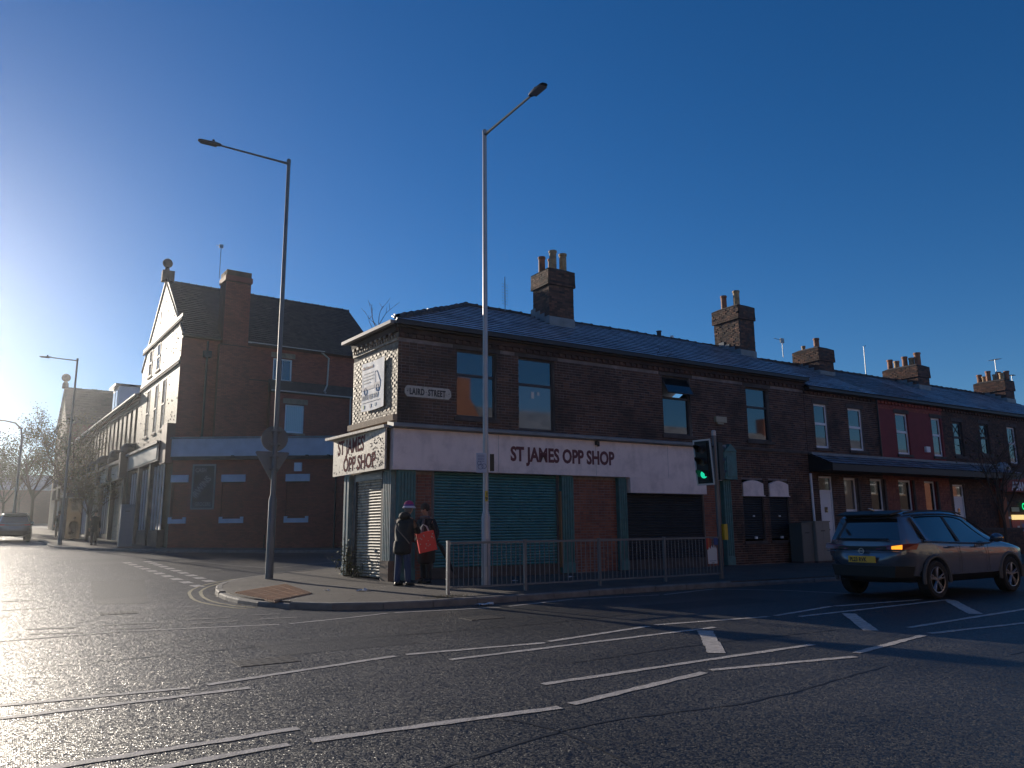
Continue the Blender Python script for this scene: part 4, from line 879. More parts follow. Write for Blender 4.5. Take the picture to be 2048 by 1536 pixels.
# chimney breast and stack
cb = FI.box(FI.box(MB(), 1.98, 3.33, 0, .44, 11.4, 15.55), 1.85, 3.5, 0, .44, 5.9, 11.4).build('chimney', MORT_R, RB)
FC = Fr(*FI.p(0, .44, 0)[:2], 3.7)
bricks(FC, cb, BR_RED, 1.98, 3.33, 11.4, 15.0, seed=105, header=0, proud=.008, rough=.003); bricks(FC, cb, BR_RED, 1.85, 3.5, 5.9, 11.4, seed=106, header=0, proud=.008, rough=.002)
fbox(FI, cb, 'corbel_course', BR_RED, 1.92, 3.39, -.8, .52, 15.0, 15.3); fbox(FI, cb, 'corbel_course', BR_STACK, 1.98, 3.33, -.75, .46, 15.3, 15.62); fbox(FI, cb, 'stack', BR_STACK, 1.98, 3.33, -.75, .0, 11.5, 15.0)
# roof
ev = Vector(FI.p(-.05, .34, 11.62)); ex = Vector((math.cos(R(3.7)), math.sin(R(3.7)), 0)); rp = Vector(FI.p(-.05, -5.3, 16.1)); rb = Vector(FI.p(-.05, -10.9, 11.5))
mb = MB(); mb.poly([ev, ev+ex*11.7, rp+ex*11.7, rp]); mb.poly([rb, rp, rp+ex*11.7, rb+ex*11.7]); mb.poly([FI.p(11.6, 0, 0), FI.p(11.6, 0, 11.7), FI.p(11.6, -5.3, 16.0), FI.p(11.6, -10.6, 11.7), FI.p(11.6, -10.6, 0)]); mb.poly([FI.p(11.6, -10.6, 0), FI.p(11.6, -10.6, 11.6), FI.p(0, -10.6, 11.6), FI.p(0, -10.6, 0)])
mb.build('roof', TILE, RB)
slates(RB, TILE, ev, ex, rp-ev, 11.7, (rp-ev).length, w=.28, g=.26, length=.36, n_ind=200, prefer=lambda u, s: u, clip=lambda u, s: not (1.9 < u < 3.5), seed=111, name='roof_tile')
ridge_tiles(RB, rp+ex*.5, rp+ex*11.7, 26, r=.13)
# gable
mb = MB(); mb.poly([FG.p(0, 0, .4), FG.p(GL, 0, .4), FG.p(GL, 0, 11.75), FG.p(5.3, 0, 16.15), FG.p(0, 0, 11.75)])
gh = [(GL-8.6, GL-7.6, 10.75, 12.45), (GL-6.3, GL-5.3, 10.75, 12.45), (GL-8.4, GL-7.5, 7.0, 9.9), (GL-6.0, GL-5.2, 7.0, 9.9), (GL-4.0, GL-3.1, 7.0, 9.9)]
mb.build('gable_wall', mat('gable mortar', (.20, .15, .10), .8, var=.2), RB)
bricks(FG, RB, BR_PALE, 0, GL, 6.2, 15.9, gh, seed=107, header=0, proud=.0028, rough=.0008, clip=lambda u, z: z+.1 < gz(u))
mb = MB(); r = random.Random(4)
for i in range(120):
    u, z = r.uniform(.2, GL-.2), r.uniform(6.5, 15.6)
    if z < gz(u)-.3: FG.box(mb, u, u+.11, .003, .018, z, z+.07)
mb.build('projecting_header', BR_STACK, RB, kind='stuff')
for h in gh: window(FG, RB, *h, fm=PVC_D, transom=.5, rec=-.02, sill=STONE)
for z in (10.15, 12.55): fbox(FG, RB, 'string_course', STONE_D, 0, GL, .0, .09, z, z+.14)
for z in (10.36, 12.75): fbox(FG, RB, 'string_course', BR_PALE, 0, GL, .0, .06, z, z+.16)
fbox(FG, RB, 'vent', BLACK, 3.9, 4.5, .01, .03, 13.7, 14.4)
for sgn in (-1, 1):
    a = Vector(FG.p(5.3+sgn*5.6, -.05, 11.45)); b = Vector(FG.p(5.3, -.05, 16.2)); o = Vector(FG.p(0, .07, 0))-Vector(FG.p(0, 0, 0)); up = Vector((0, 0, .30))
    MB().hexa([a, a+o, b+o, b], [a+up, a+up+o, b+o+up, b+up]).build('barge_board', PVC_D, RB)
fin = MB(); ap = FG.p(5.3, .05, 16.3); fin.box(ap[0]-.22, ap[0]+.45, ap[1]-.25, ap[1]+.25, 16.1, 16.75); fin.lathe([(.16, 0), (.12, .25), (.10, .3)], (ap[0]+.05, ap[1], 16.7), 10); fin.ball((ap[0]+.05, ap[1], 17.25), .29, 12); fin.build('ball_finial', STONE_D, RB, smooth=True)
fbox(FG, RB, 'corner_block', mat('dark red terracotta', (.16, .05, .035), .6), GL-1.25, GL+.02, .0, .42, 4.9, 6.95)
fbox(FG, RB, 'shop_fascia', mat('faded brown sign', (.15, .10, .08), .5), .3, GL-1.3, .02, .50, 5.1, 6.0); fbox(FG, RB, 'fascia_frame', PVC_D, .2, GL-1.25, .0, .62, 6.0, 6.15)
fbox(FG, RB, 'sign_panel', mat('faded grey sign', (.20, .21, .20), .5), 1.0, GL-1.6, .50, .53, 5.2, 5.92)
for u0 in (.2, 3.6, 6.9): fbox(FG, RB, 'pilaster', STONE_D, u0, u0+.4, .0, .45, .6, 5.1)
for u0 in (.7, 4.1, 7.35): fbox(FG, RB, 'shop_window', GLASS, u0, u0+2.4, .15, .2, 1.5, 4.9); fbox(FG, RB, 'stall_riser', STONE_D, u0, u0+2.4, .0, .35, .6, 1.5)
for u0 in (.7, 4.1, 7.35):
    for k in range(4): fbox(FG, RB, 'window_bar', PVC, u0+k*.78, u0+k*.78+.06, .2, .25, 1.5, 4.9)
# single storey front with rounded ends
wb = [(0.02, .80, 2.1, 3.88), (2.6, 3.72, 2.1, 3.88), (5.9, 7.02, 2.1, 3.88), (8.95, 9.6, 2.1, 3.88)]
wall(FB, RB, 'ground_floor_wall', MORT_R, 0, 9.75, .3, 5.15, wb, rev=.09)
bricks(FB, RB, BR_RED, 0, 9.75, .55, 5.1, wb, seed=108, header=0, proud=.006, rough=.0015, j=.007)
FBi = Fr(*FB.p(0, -.085, 0)[:2], -31.4)
for i, (a, b, c, d) in enumerate(wb):
    fbox(FBi, RB, 'blocked_window', MORT_R, a, b, -.1, 0, c, d); bricks(FBi, RB, BR_RED, a, b, c, d, seed=120+i, header=0, proud=.006)
    PB = mat('pale blue white stone paint', (.50, .54, .62), .6, var=.1)
    fbox(FB, RB, 'lintel', PB, a-.06, b+.06, -.05, .05, 3.89, 4.26); mb = FB.box(MB(), a-.06, b+.06, -.08, .07, 1.80, 2.02); FB.box(mb, a-.06, a+.10, -.08, .07, 2.02, 2.12); FB.box(mb, b-.10, b+.06, -.08, .07, 2.02, 2.12); mb.build('sill', PB, RB)
out = [(-.75, -.55), (-.55, -.20), (-.30, .03), (.05, .16), (.6, .22), (2.5, .24), (8.3, .24), (8.9, .18), (9.4, .02), (9.75, -.3)]
def band(z0, z1, e, nm, mt):
    pts = [FB.p(u, d+e, z0) for u, d in out]+[FB.p(u, d-.5, z0) for u, d in reversed(out)]
    return MB().prism(pts, (0, 0, z1-z0)).build(nm, mt, RB)
band(5.20, 6.10, 0, 'pale_band', mat('pale blue white fascia', (.46, .50, .58), .55, var=.1, vscale=2)); band(6.10, 6.20, .06, 'band_capping', LEAD); band(5.02, 5.20, -.05, 'band_moulding', STONE_D)
mb = MB(); mb.poly([FB.p(-.5, -.6, 6.1), FB.p(9.5, -.3, 6.1), FI.p(11.6, .2, 6.1), FI.p(0, .0, 6.1)]); mb.poly([FB.p(9.75, 0, .3), FB.p(9.75, 0, 6.1), FI.p(11.6, .4, 6.1), FI.p(11.6, .4, .3)]); mb.build('flat_roof', LEAD, RB)
mb = MB()
for u in (3.1, 4.7, 6.9, 8.0): FB.box(mb, u, u+.12, .2, .4, 5.13, 5.22)
mb.build('flood_light', BLACK, RB)
fbox(FB, RB, 'alarm_box', PVC, 6.28, 6.66, .01, .14, 4.40, 4.84); MB().tube([FB.p(8.43, .08, .5), FB.p(8.43, .08, 5.0)], .05, 8).build('drainpipe', GUTTER, RB)
MB().tube([FB.p(4.9, .06, .5), FB.p(4.9, .06, 1.2)], .03, 6).build('pipe', GUTTER, RB)
pn = MB(); a, b, c, d = 1.05, 2.25, 2.50, 4.80
pnl = FB.box(MB(), a, b, .01, .04, c, d).build('painted_panel', mat('dark painted sign ground', (.035, .04, .042), .6), RB)
mb = MB(); FB.box(mb, a, b, .04, .06, d-.08, d); FB.box(mb, a, b, .04, .06, c, c+.08); FB.box(mb, a, a+.08, .04, .06, c+.08, d-.08); FB.box(mb, b-.08, b, .04, .06, c+.08, d-.08)
FRL = mat('cream sign paint', (.30, .31, .29), .6); mb.build('panel_frame', FRL, pnl)
text('CASH', FB, a+.14, d-.40, .043, .30, FRL, 'lettering', pnl, xs=.75, bold=.006); text('IRWINS', FB, a+.25, c+.55, .043, .46, FRL, 'lettering', pnl, xs=.80, bold=.012, rot=R(53)); text('. GROCERS', FB, a+.12, c+.18, .043, .28, FRL, 'lettering', pnl, xs=.66, bold=.006)
aerial(*FI.p(1.75, -.2, 15.2), 1.9, 'box', 'box aerial on a tall mast beside the red brick chimney', 2.2)
aerial(*FG.p(-1.2, -2.5, 11.2), 1.9, 'yagi', 'yagi aerial above the gutter of the lower shop row', 2.9)

# ---- lower row of shops continuing down the street
def rowframe(dist): return Fr(6.12+dist*math.cos(R(93.7)), 43+dist*math.sin(R(93.7)), 273.7)
SOOTC = mat('dark shop cornice', (.05, .045, .045), .6)
row_lab = ['nearest shop of the lower sunlit row with a cream shutter beside the tall gable', 'second shop of the lower sunlit row with a roof dormer', 'third shop of the lower sunlit row partly behind the street trees', 'farthest shop of the lower row before the distant gable']
for i in range(4):
    L = 10.3; F = rowframe(GL+L*(i+1)+.02*i); zz = ground(43+GL+L*(i+.5))
    b = empty('shop_terrace', F.p(0, 0, .6), 0, row_lab[i], 'building', 'lower row of shops beyond the gable')
    hs = [(k*1.70+.45, k*1.70+1.25, 7.0, 9.35) for k in range(6)]
    wall(F, b, 'front_wall', MATS['gable mortar'], 0, L, .4, 10.0, hs, rev=.12)
    if i < 2: bricks(F, b, BR_PALE, 0, L, 6.0, 9.7, hs, seed=130+i, header=0, proud=.003, rough=.0008)
    for h in hs: window(F, b, *h, fm=PVC_D, transom=.5, rec=.10, sill=STONE)
    fbox(F, b, 'string_course', STONE, 0, L, 0, .08, 9.45, 9.62); fbox(F, b, 'eaves_course', BR_STACK, 0, L, 0, .10, 9.75, 10.0); fbox(F, b, 'gutter', GUTTER_W, 0, L, .22, .36, 9.98, 10.08); fbox(F, b, 'fascia_strip', PVC_D, 0, L, .08, .22, 9.9, 10.06)
    mb = MB(); mb.poly([F.p(0, .3, 10.02), F.p(L, .3, 10.02), F.p(L, -4.5, 13), F.p(0, -4.5, 13)]); mb.poly([F.p(0, -9, 10.02), F.p(L, -9, 10.02), F.p(L, -4.5, 13), F.p(0, -4.5, 13)]); mb.poly([F.p(0, 0, 0), F.p(0, 0, 10), F.p(0, -4.5, 13), F.p(0, -9, 10), F.p(0, -9, 0)]); mb.poly([F.p(L, -9, 0), F.p(0, -9, 0), F.p(0, -9, 10), F.p(L, -9, 10)]); mb.build('roof', SLATE_D, b)
    fbox(F, b, 'shop_fascia', [WHITE2, STONE, WHITE2, STONE_D][i], .5, L-.5, .05, .62, 4.75, 5.7); fbox(F, b, 'shop_cornice', SOOTC, .2, L-.2, .0, .85, 5.7, 5.9)
    for u in (.0, L/2-.3, L-.7):
        fbox(F, b, 'pilaster', SOOTC, u, u+.55, 0, .55, .6, 4.75); mb = F.box(MB(), u-.05, u+.6, 0, .85, 4.75, 6.3); mb.ball(F.p(u+.28, .45, 6.5), .42, 8); F.box(mb, u, u+.5, 0, .6, 6.3, 6.9); mb.build('console', SOOTC, b)
    fbox(F, b, 'roller_shutter', SHUT_C, L/2+.4, L-.8, .25, .3, 2.6 if i else .7, 4.7); fbox(F, b, 'shop_window', GLASS, .7, L/2-.4, .2, .28, 1.3, 4.6)
    for k in range(5): fbox(F, b, 'window_bar', PVC, .7+k*.95, .76+k*.95, .28, .33, 1.3, 4.6)
    fbox(F, b, 'stall_riser', STONE_D, .7, L/2-.4, .0, .38, .6, 1.3)
    if i == 1:
        dm = F.box(MB(), 5.6, 8.2, -2.2, -.5, 10.3, 12.6); mb = dm.build('dormer', PVC, b); F.box(MB(), 5.4, 8.4, -2.6, -.2, 12.6, 12.75).build('dormer_roof', SLATE_D, mb)
        for u in (5.8, 7.0): fbox(F, mb, 'dormer_window', GLASS, u, u+.9, -.5, -.46, 11.0, 12.3)
# ---- second gabled building at the far end
F2 = rowframe(GL+4*10.3+11.2); L = 11
g2 = empty('gabled_building', F2.p(0, 0, 1), 0, 'distant gabled building with ball finial and ridged roof ending the shop row', 'building')
mb = MB(); mb.poly([F2.p(0, 0, 0), F2.p(L, 0, 0), F2.p(L, 0, 13), F2.p(L/2, 0, 17.5), F2.p(0, 0, 13)]); mb.build('gable_wall', BR_S, g2)
mb = MB(); mb.poly([F2.p(L, .2, 12.9), F2.p(L/2, .2, 17.6), F2.p(L/2, -24, 17.6), F2.p(L, -24, 12.9)]); mb.poly([F2.p(0, .2, 12.9), F2.p(L/2, .2, 17.6), F2.p(L/2, -24, 17.6), F2.p(0, -24, 12.9)]); mb.build('roof', SLATE_D, g2)
slates(g2, TILE, F2.p(L, .2, 12.92), Vector(F2.p(0, -1, 0))-Vector(F2.p(0, 0, 0)), Vector(F2.p(L/2, .2, 17.6))-Vector(F2.p(L, .2, 12.92)), 24, 7.2, w=.6, g=.5, length=.6, seed=5)
mb = MB(); mb.poly([F2.p(L, 0, 0), F2.p(L, -24, 0), F2.p(L, -24, 13), F2.p(L, 0, 13)]); mb.poly([F2.p(0, -24, 0), F2.p(L, -24, 0), F2.p(L, -24, 13), F2.p(L/2, -24, 17.5), F2.p(0, -24, 13)]); mb.build('side_wall', BR_W, g2)
ridge_tiles(g2, F2.p(L/2, 0, 17.62), F2.p(L/2, -24, 17.62), 46, r=.16, jog=.03)
mb = MB(); q = F2.p(L/2, .1, 17.6); mb.lathe([(.35, 0), (.3, .6), (.15, .8)], q, 10); mb.ball((q[0], q[1], q[2]+1.25), .48, 10); mb.build('ball_finial', STONE_D, g2, smooth=True)
for u in (2, 4.6, 7.2): window(F2, g2, u, u+1.2, 9.5, 12, fm=PVC_D, rec=-.02)

# ================================================================== STREET FURNITURE
YEL = mat('yellow plastic', (.55, .38, .03), .5)
def lamp_post(x, y, top, arm, label, base=1.55, r0=.105, r1=.062, mt=PALE_P, lant=.75, rise=.06):
    z = ground(y)+.12; e = empty('lamp_post', (x, y, z), 0, label, 'lamp post', 'tall street lamp posts'); a = Vector((*arm, 0)); L = a.length; d = a.normalized(); sd_ = Vector((-d.y, d.x, 0))
    MB().tube([(x, y, z-.1), (x, y, z+base), (x, y, z+base+.14), (x, y, z+base+.6), (x, y, top)], [r0, r0, r1*1.12, r1*1.08, r1*.82], 16).build('column', mt, e, smooth=True)
    mb = MB(); mb.box(x-.05, x+.05, y-r0-.008, y-r0+.02, z+.45, z+1.05); mb.build('access_door', mt, e)
    MB().lathe([(r1*.95, 0), (r1*.95, .10), (r1*.7, .13)], (x, y, top-.05), 14).build('cap', mt, e)
    p0 = Vector((x, y, top-.06)); p1 = p0+d*(L-lant*.62)+Vector((0, 0, rise)); up = Vector((0, 0, 1))
    am = MB().tube([p0, p0.lerp(p1, .15), p1], [.045, .032, .026], 8).build('arm', DKGREY if mt is PALE_P else mt, e, smooth=True)
    hd = MB(); n = 9
    prof = [(-.02, .04, .04), (.02, .085, .05), (.14, .105, .065), (.30, .125, .065), (.34, .125, .05), (.66, .12, .036), (lant-.02, .095, .028), (lant, .06, .02)]
    k_ = lant/.75*.80; prof = [(a*k_, b_*.84, c_*.8) for a, b_, c_ in prof]
    for (t, w_, h_) in prof:
        c = p1+d*t
        for k in range(n):
            an = 2*math.pi*k/n; yy = max(-.35, math.sin(an)); q = c+sd_*math.cos(an)*w_+up*(yy*h_+.01); hd.v.append(tuple(q))
    for i in range(len(prof)-1):
        for k in range(n): hd.f.append((i*n+k, i*n+(k+1) % n, (i+1)*n+(k+1) % n, (i+1)*n+k))
    hd.f.append(tuple(range(n))); hd.f.append(tuple((len(prof)-1)*n+k for k in range(n)))
    lt = hd.build('lantern', BLACK if mt is PALE_P else DKGREY, e, smooth=True)
    MB().lathe([(.035, 0), (.035, .06), (.02, .075)], tuple(p1+d*.20+up*.055), 8).build('photocell', BLACK, lt)
    c = p1+d*.32; MB().hexa([tuple(c-d*.22-sd_*.10-up*.032), tuple(c+d*.22-sd_*.10-up*.028), tuple(c+d*.22+sd_*.10-up*.028), tuple(c-d*.22+sd_*.10-up*.032)], [tuple(c-d*.22-sd_*.10-up*.02), tuple(c+d*.22-sd_*.10-up*.02), tuple(c+d*.22+sd_*.10-up*.02), tuple(c-d*.22+sd_*.10-up*.02)]).build('diffuser', mat('lamp glass', (.16, .16, .15), .15), lt)
    return e
lp1 = lamp_post(5.52, 21.02, 11.93, (-2.35, 0.0), 'tall lamp post carrying the backs of a round and a triangular sign', base=2.05, mt=GREY_P)
lp2 = lamp_post(8.99, 15.64, 11.29, (.03, -2.55), 'pale lamp post behind the railing with its arm over the main road', rise=.0)
lamp_post(1.62, 50, 11.2, (-1.75, .1), 'distant lamp post in front of the far gabled roof', mt=GREY_P)
FP = Fr(5.52, 21.02, -12)
sg = empty('round_sign', FP.p(0, -.09, 3.88), R(0), 'back of a round road sign clamped near the top of the left lamp post signs', 'sign')
mb = MB(); mb.prism([FP.p(-.02+.35*math.cos(t), -.10, 3.86+.35*math.sin(t)) for t in [i*math.pi/20 for i in range(40)]], Vector(FP.p(0, -.13, 0))-Vector(FP.p(0, -.10, 0))); mb.build('plate', DKGREY, sg)
for z in (3.68, 4.04): FP.box(MB(), -.12, .12, -.10, .075, z, z+.04).build('clamp', GREY_P, sg)
tg_ = empty('triangular_sign', FP.p(0, -.09, 3.2), 0, 'back of a point down triangular road sign below the round sign', 'sign')
mb = MB(); k = .05
mb.prism([FP.p(u, -.10, z) for u, z in [(-.50, 3.48), (-.47, 3.52), (.35, 3.50), (.38, 3.46), (-.03, 2.74), (-.08, 2.74)]], Vector(FP.p(0, -.13, 0))-Vector(FP.p(0, -.10, 0))); mb.build('plate', GREY_P, tg_)
for z in (3.36, 3.02): FP.box(MB(), -.12, .12, -.10, .075, z, z+.04).build('clamp', GREY_P, tg_)
FN = Fr(8.99, 15.64, -28)
no = tag(FN.box(MB(), -.22, .02, .085, .09, 2.68, 3.14).build('notice', mat('pale blue notice', (.42, .46, .58), .6), None), 'blue and white paper notice strapped to the pale lamp post', 'notice')
mb = MB()
for i in range(5): FN.box(mb, -.19, -.03, .0905, .092, 3.08-i*.035, 3.09-i*.035)
for (u, z, r_) in ((-.12, 2.82, .06), (-.04, 2.83, .055), (-.15, 2.9, .045)): mb.tube([FN.p(u+r_*math.cos(t), .092, z+r_*math.sin(t)) for t in [i*math.pi/6 for i in range(13)]], .007, 4)
q = mb.build('print', mat('notice ink', (.08, .10, .22), .6), None); q.parent = no
tag(FN.box(MB(), .10, .20, -.04, .0, 2.72, 3.12).build('small_sign', BLACK, None), 'small black edge on sign plate behind the pale lamp post notice', 'sign')
nl = tag(FN.box(MB(), -.02, .05, .072, .078, 2.02, 2.26).build('number_label', YEL, None), 'yellow number label on the pale lamp post', 'label')
q1 = text('1', FN, .0, 2.15, .0785, .11, BLK, 'lettering', None, bold=.004, ext=.001); q1.parent = nl; q1 = text('9', FN, -.012, 2.045, .0785, .11, BLK, 'lettering', None, bold=.004, ext=.001); q1.parent = nl
# guard railing
FR_ = Fr(7.18, 14.0, 0); gr = empty('guard_railing', (7.18, 14.0, .12), 0, 'grey pedestrian guard railing along the kerb in front of the shop', 'railing')
PO = [0, 1.82, 3.80, 5.76, 7.62]
barm = None
for i, u in enumerate(PO):
    FR_.box(MB(), u-.03, u+.03, -.03, .03, .02 if i else -.0, 1.17).build('post', GALV if i == 0 else GREY_P, gr)
    if i < 4:
        a, b = u+.04, PO[i+1]-.04; FR_.box(MB(), a, b, -.02, .02, 1.10, 1.145).build('rail', GREY_P, gr); FR_.box(MB(), a, b, -.02, .02, .235, .27).build('rail', GREY_P, gr)
        n = 15
        for k in range(n):
            x = a+(b-a)*(k+.75)/(n+.5)
            if barm is None: barm = MB().tube([(0, 0, 0), (0, 0, .83)], .0105, 6).mesh('bar', GREY_P)
            o = bpy.data.objects.new('bar', barm); COL.objects.link(o); o.parent = gr; o.location = (x, 0, .27-.12); o.rotation_euler = (rnd.uniform(-.006, .006), rnd.uniform(-.012, .012), 0)
FQ = Fr(14.27, 13.96, 0)
pst = empty('torn_poster', FQ.p(0, .03, .5), 0, 'torn white poster with red and orange strips tied to the railing end', 'poster')
mb = MB(); mb.prism([FQ.p(u, .035, z) for u, z in [(.03, .50), (.34, .50), (.345, .84), (.31, .92), (.285, .85), (.25, .96), (.22, .86), (.17, .94), (.13, .85), (.08, .90), (.05, .83), (.02, .84)]], (0, -.006, 0)); mb.build('paper', PAPER, pst)
FQ.box(MB(), .08, .30, .0415, .0425, .56, .575).build('print', BLUEI, pst); FQ.box(MB(), .14, .24, .0415, .0425, .515, .527).build('print', BLK, pst)
for u0, u1, c, nm in ((.0, .05, (.45, .04, .03), 'red torn strip'), (.055, .10, (.5, .12, .03), 'orange torn strip'), (.11, .15, (.35, .04, .03), 'dark red torn strip'), (.26, .40, (.03, .06, .20), 'dark blue torn strip')):
    FQ.box(MB(), u0, u1, .03, .034, .86 if u0 < .2 else .95, 1.12).build('strip', mat(nm, c, .6), pst)
# traffic signals
def signal(x, y, z, deg, label, lit=None, tilt=0.0, board=True):
    e = empty('traffic_light', (x, y, z), 0, label, 'traffic light'); F = Fr(x, y, deg); hd = MB(); T = lambda u, d, zz: F.p(u+tilt*(zz-z), d, zz)
    def bx(mb, u0, u1, d0, d1, z0, z1): return mb.hexa([T(u0, d1, z0), T(u1, d1, z0), T(u1, d0, z0), T(u0, d0, z0)], [T(u0, d1, z1), T(u1, d1, z1), T(u1, d0, z1), T(u0, d0, z1)])
    bx(hd, -.15, .15, -.16, .04, z-.48, z+.48); hd.build('signal_head', BLACK, e)
    if board:
        bd = bx(MB(), -.26, .26, -.02, .0, z-.57, z+.57).build('backing_board', BLACK, e); mb = MB(); w_ = .04
        for a in ((-.26, -.26+w_, z-.57, z+.57), (.26-w_, .26, z-.57, z+.57), (-.26+w_, .26-w_, z-.57, z-.57+w_), (-.26+w_, .26-w_, z+.57-w_, z+.57)): bx(mb, a[0], a[1], .0, .004, a[2], a[3]); bx(mb, a[0], a[1], -.026, -.022, a[2], a[3])
        mb.build('white_border', mat('white reflective border', (.62, .58, .55), .4), bd)
    for i, dz in enumerate((.31, 0, -.31)):
        on = lit == i; zc = z+dz; mb = MB(); mb.prism([T(.095*math.cos(t), .04, zc+.095*math.sin(t)) for t in [k*math.pi/10 for k in range(20)]], Vector(F.p(0, .05, 0))-Vector(F.p(0, .04, 0)))
        mb.build('lens', mat('lit green lens', (0, .5, .35), .4, emit=(.02, 1.0, .55), estr=.6) if on else mat(['red', 'amber', 'green'][i]+' unlit lens', [(.05, .004, .004), (.06, .03, .003), (.003, .03, .02)][i], .3), e)
        v = MB(); nn = 14
        for q in range(nn+1):
            t = -.5+(math.pi+1.0)*q/nn; ln = .12+.16*max(0, math.sin(t))
            for d_ in (.04, .04+ln): v.v.append(T(.112*math.cos(t), d_, zc+.112*math.sin(t)))
        v.f = [(2*q, 2*q+1, 2*q+3, 2*q+2) for q in range(nn)]; o = v.build('visor', BLACK, e); md = o.modifiers.new('s', 'SOLIDIFY'); md.thickness = .006
    return e
tp = empty('signal_post', (14.82, 14.0, .12), 0, 'dark steel post holding the traffic lights at the railing end', 'post')
MB().tube([(14.82, 14.0, 0), (14.82, 14.0, 3.76)], .057, 14).build('column', mat('dark steel column', (.11, .12, .14), .4, metal=.4), tp, smooth=True); MB().lathe([(.06, 0), (.06, .12), (.03, .14)], (14.82, 14.0, 3.70), 12).build('cap', PALE_P, tp)
for z in (3.42, 2.62): MB().tube([(14.82, 14.0, z), (14.42, 13.95, z)], .022, 8).build('bracket', BLACK, tp)
for z in (3.42, 2.72): MB().tube([(14.82, 14.0, z), (15.1, 14.15, z)], .022, 8).build('bracket', BLACK, tp)
signal(14.20, 13.80, 2.98, -80, 'traffic light with white bordered board showing green left of its post', lit=2, tilt=-.06)
signal(15.12, 14.20, 3.06, 102, 'second traffic light facing away on the right side of its post', board=False)
MB().box(14.90, 15.02, 13.90, 14.08, 1.07, 1.46).build('push_button_box', YEL, tp)
# cabinets
def cabinet(x0, x1, y0, y1, z0, z1, label, mt, name='utility_cabinet'):
    e = empty(name, ((x0+x1)/2, (y0+y1)/2, z0), 0, label, 'cabinet', 'street utility cabinets'); b = MB().box(x0, x1, y0, y1, z0, z1); b.build('body', mt, e)
    MB().box(x0-.02, x1+.02, y0-.03, y1+.02, z1, z1+.04).build('lid', mt, e); m = (x0+x1)/2
    for a, c in ((x0+.02, m-.005), (m+.005, x1-.02)) if x1-x0 > .6 else ((x0+.02, x1-.02),): MB().box(a, c, y0-.012, y0, z0+.08, z1-.03).build('door', mt, e)
    MB().box(m-.12, m+.10, y0-.02, y0-.012, z1-.32, z1-.29).build('handle', BLACK, e); MB().box(x0-.01, x1+.01, y0-.01, y1, z0-.05, z0+.06).build('plinth', STONE_D, e); return e
cabinet(22.92, 23.52, 17.85, 18.35, .12, 1.46, 'dark grey green cabinet against the right end of the shop wall', mat('grey green cabinet paint', (.09, .11, .11), .45))
cabinet(23.56, 24.34, 17.75, 18.3, .12, 1.52, 'paler grey cabinet right of the dark one beside the white drainpipe', mat('pale cabinet paint', (.20, .21, .20), .4))
cabinet(3.98, 4.60, 43.9, 44.5, .62, 2.75, 'tall blue grey cabinet on the far pavement before the sunlit shops', mat('blue grey cabinet paint', (.14, .17, .20), .5))
k = empty('phone_kiosk', (2.6, 60, .95), 0, 'dark glazed phone kiosk on the far pavement below the distant lamp post', 'kiosk')
mb = MB()
for dx in (-.5, .42):
    for dy in (-.45, .37): mb.box(2.6+dx, 2.68+dx, 60+dy, 60.08+dy, .95, 3.7)
mb.build('frame', DKGREY, k); MB().box(2.05, 3.15, 59.5, 60.5, 3.7, 4.0).build('roof', DKGREY, k); MB().box(2.14, 3.06, 59.58, 59.6, 1.0, 3.65).build('glazing', GLASS, k); MB().box(2.15, 3.05, 60.38, 60.42, 1.0, 3.65).build('rear_panel', DKGREY, k)
lp = empty('lamp_post', (-1.0, 76, 1.2), 0, 'farthest lamp post with a curved swan neck above the van', 'lamp post', 'tall street lamp posts')
MB().tube([(-1.0, 76, 1.2), (-1.0, 76, 9.2), (-1.15, 76, 10.0), (-1.6, 76, 10.45), (-2.4, 76, 10.6), (-3.0, 76, 10.6)], [.12, .09, .07, .06, .05, .05], 10).build('column', GREY_P, lp, smooth=True); MB().ball((-3.3, 76, 10.6), .42, 8, (1, .35, .22)).build('lantern', DKGREY, lp)

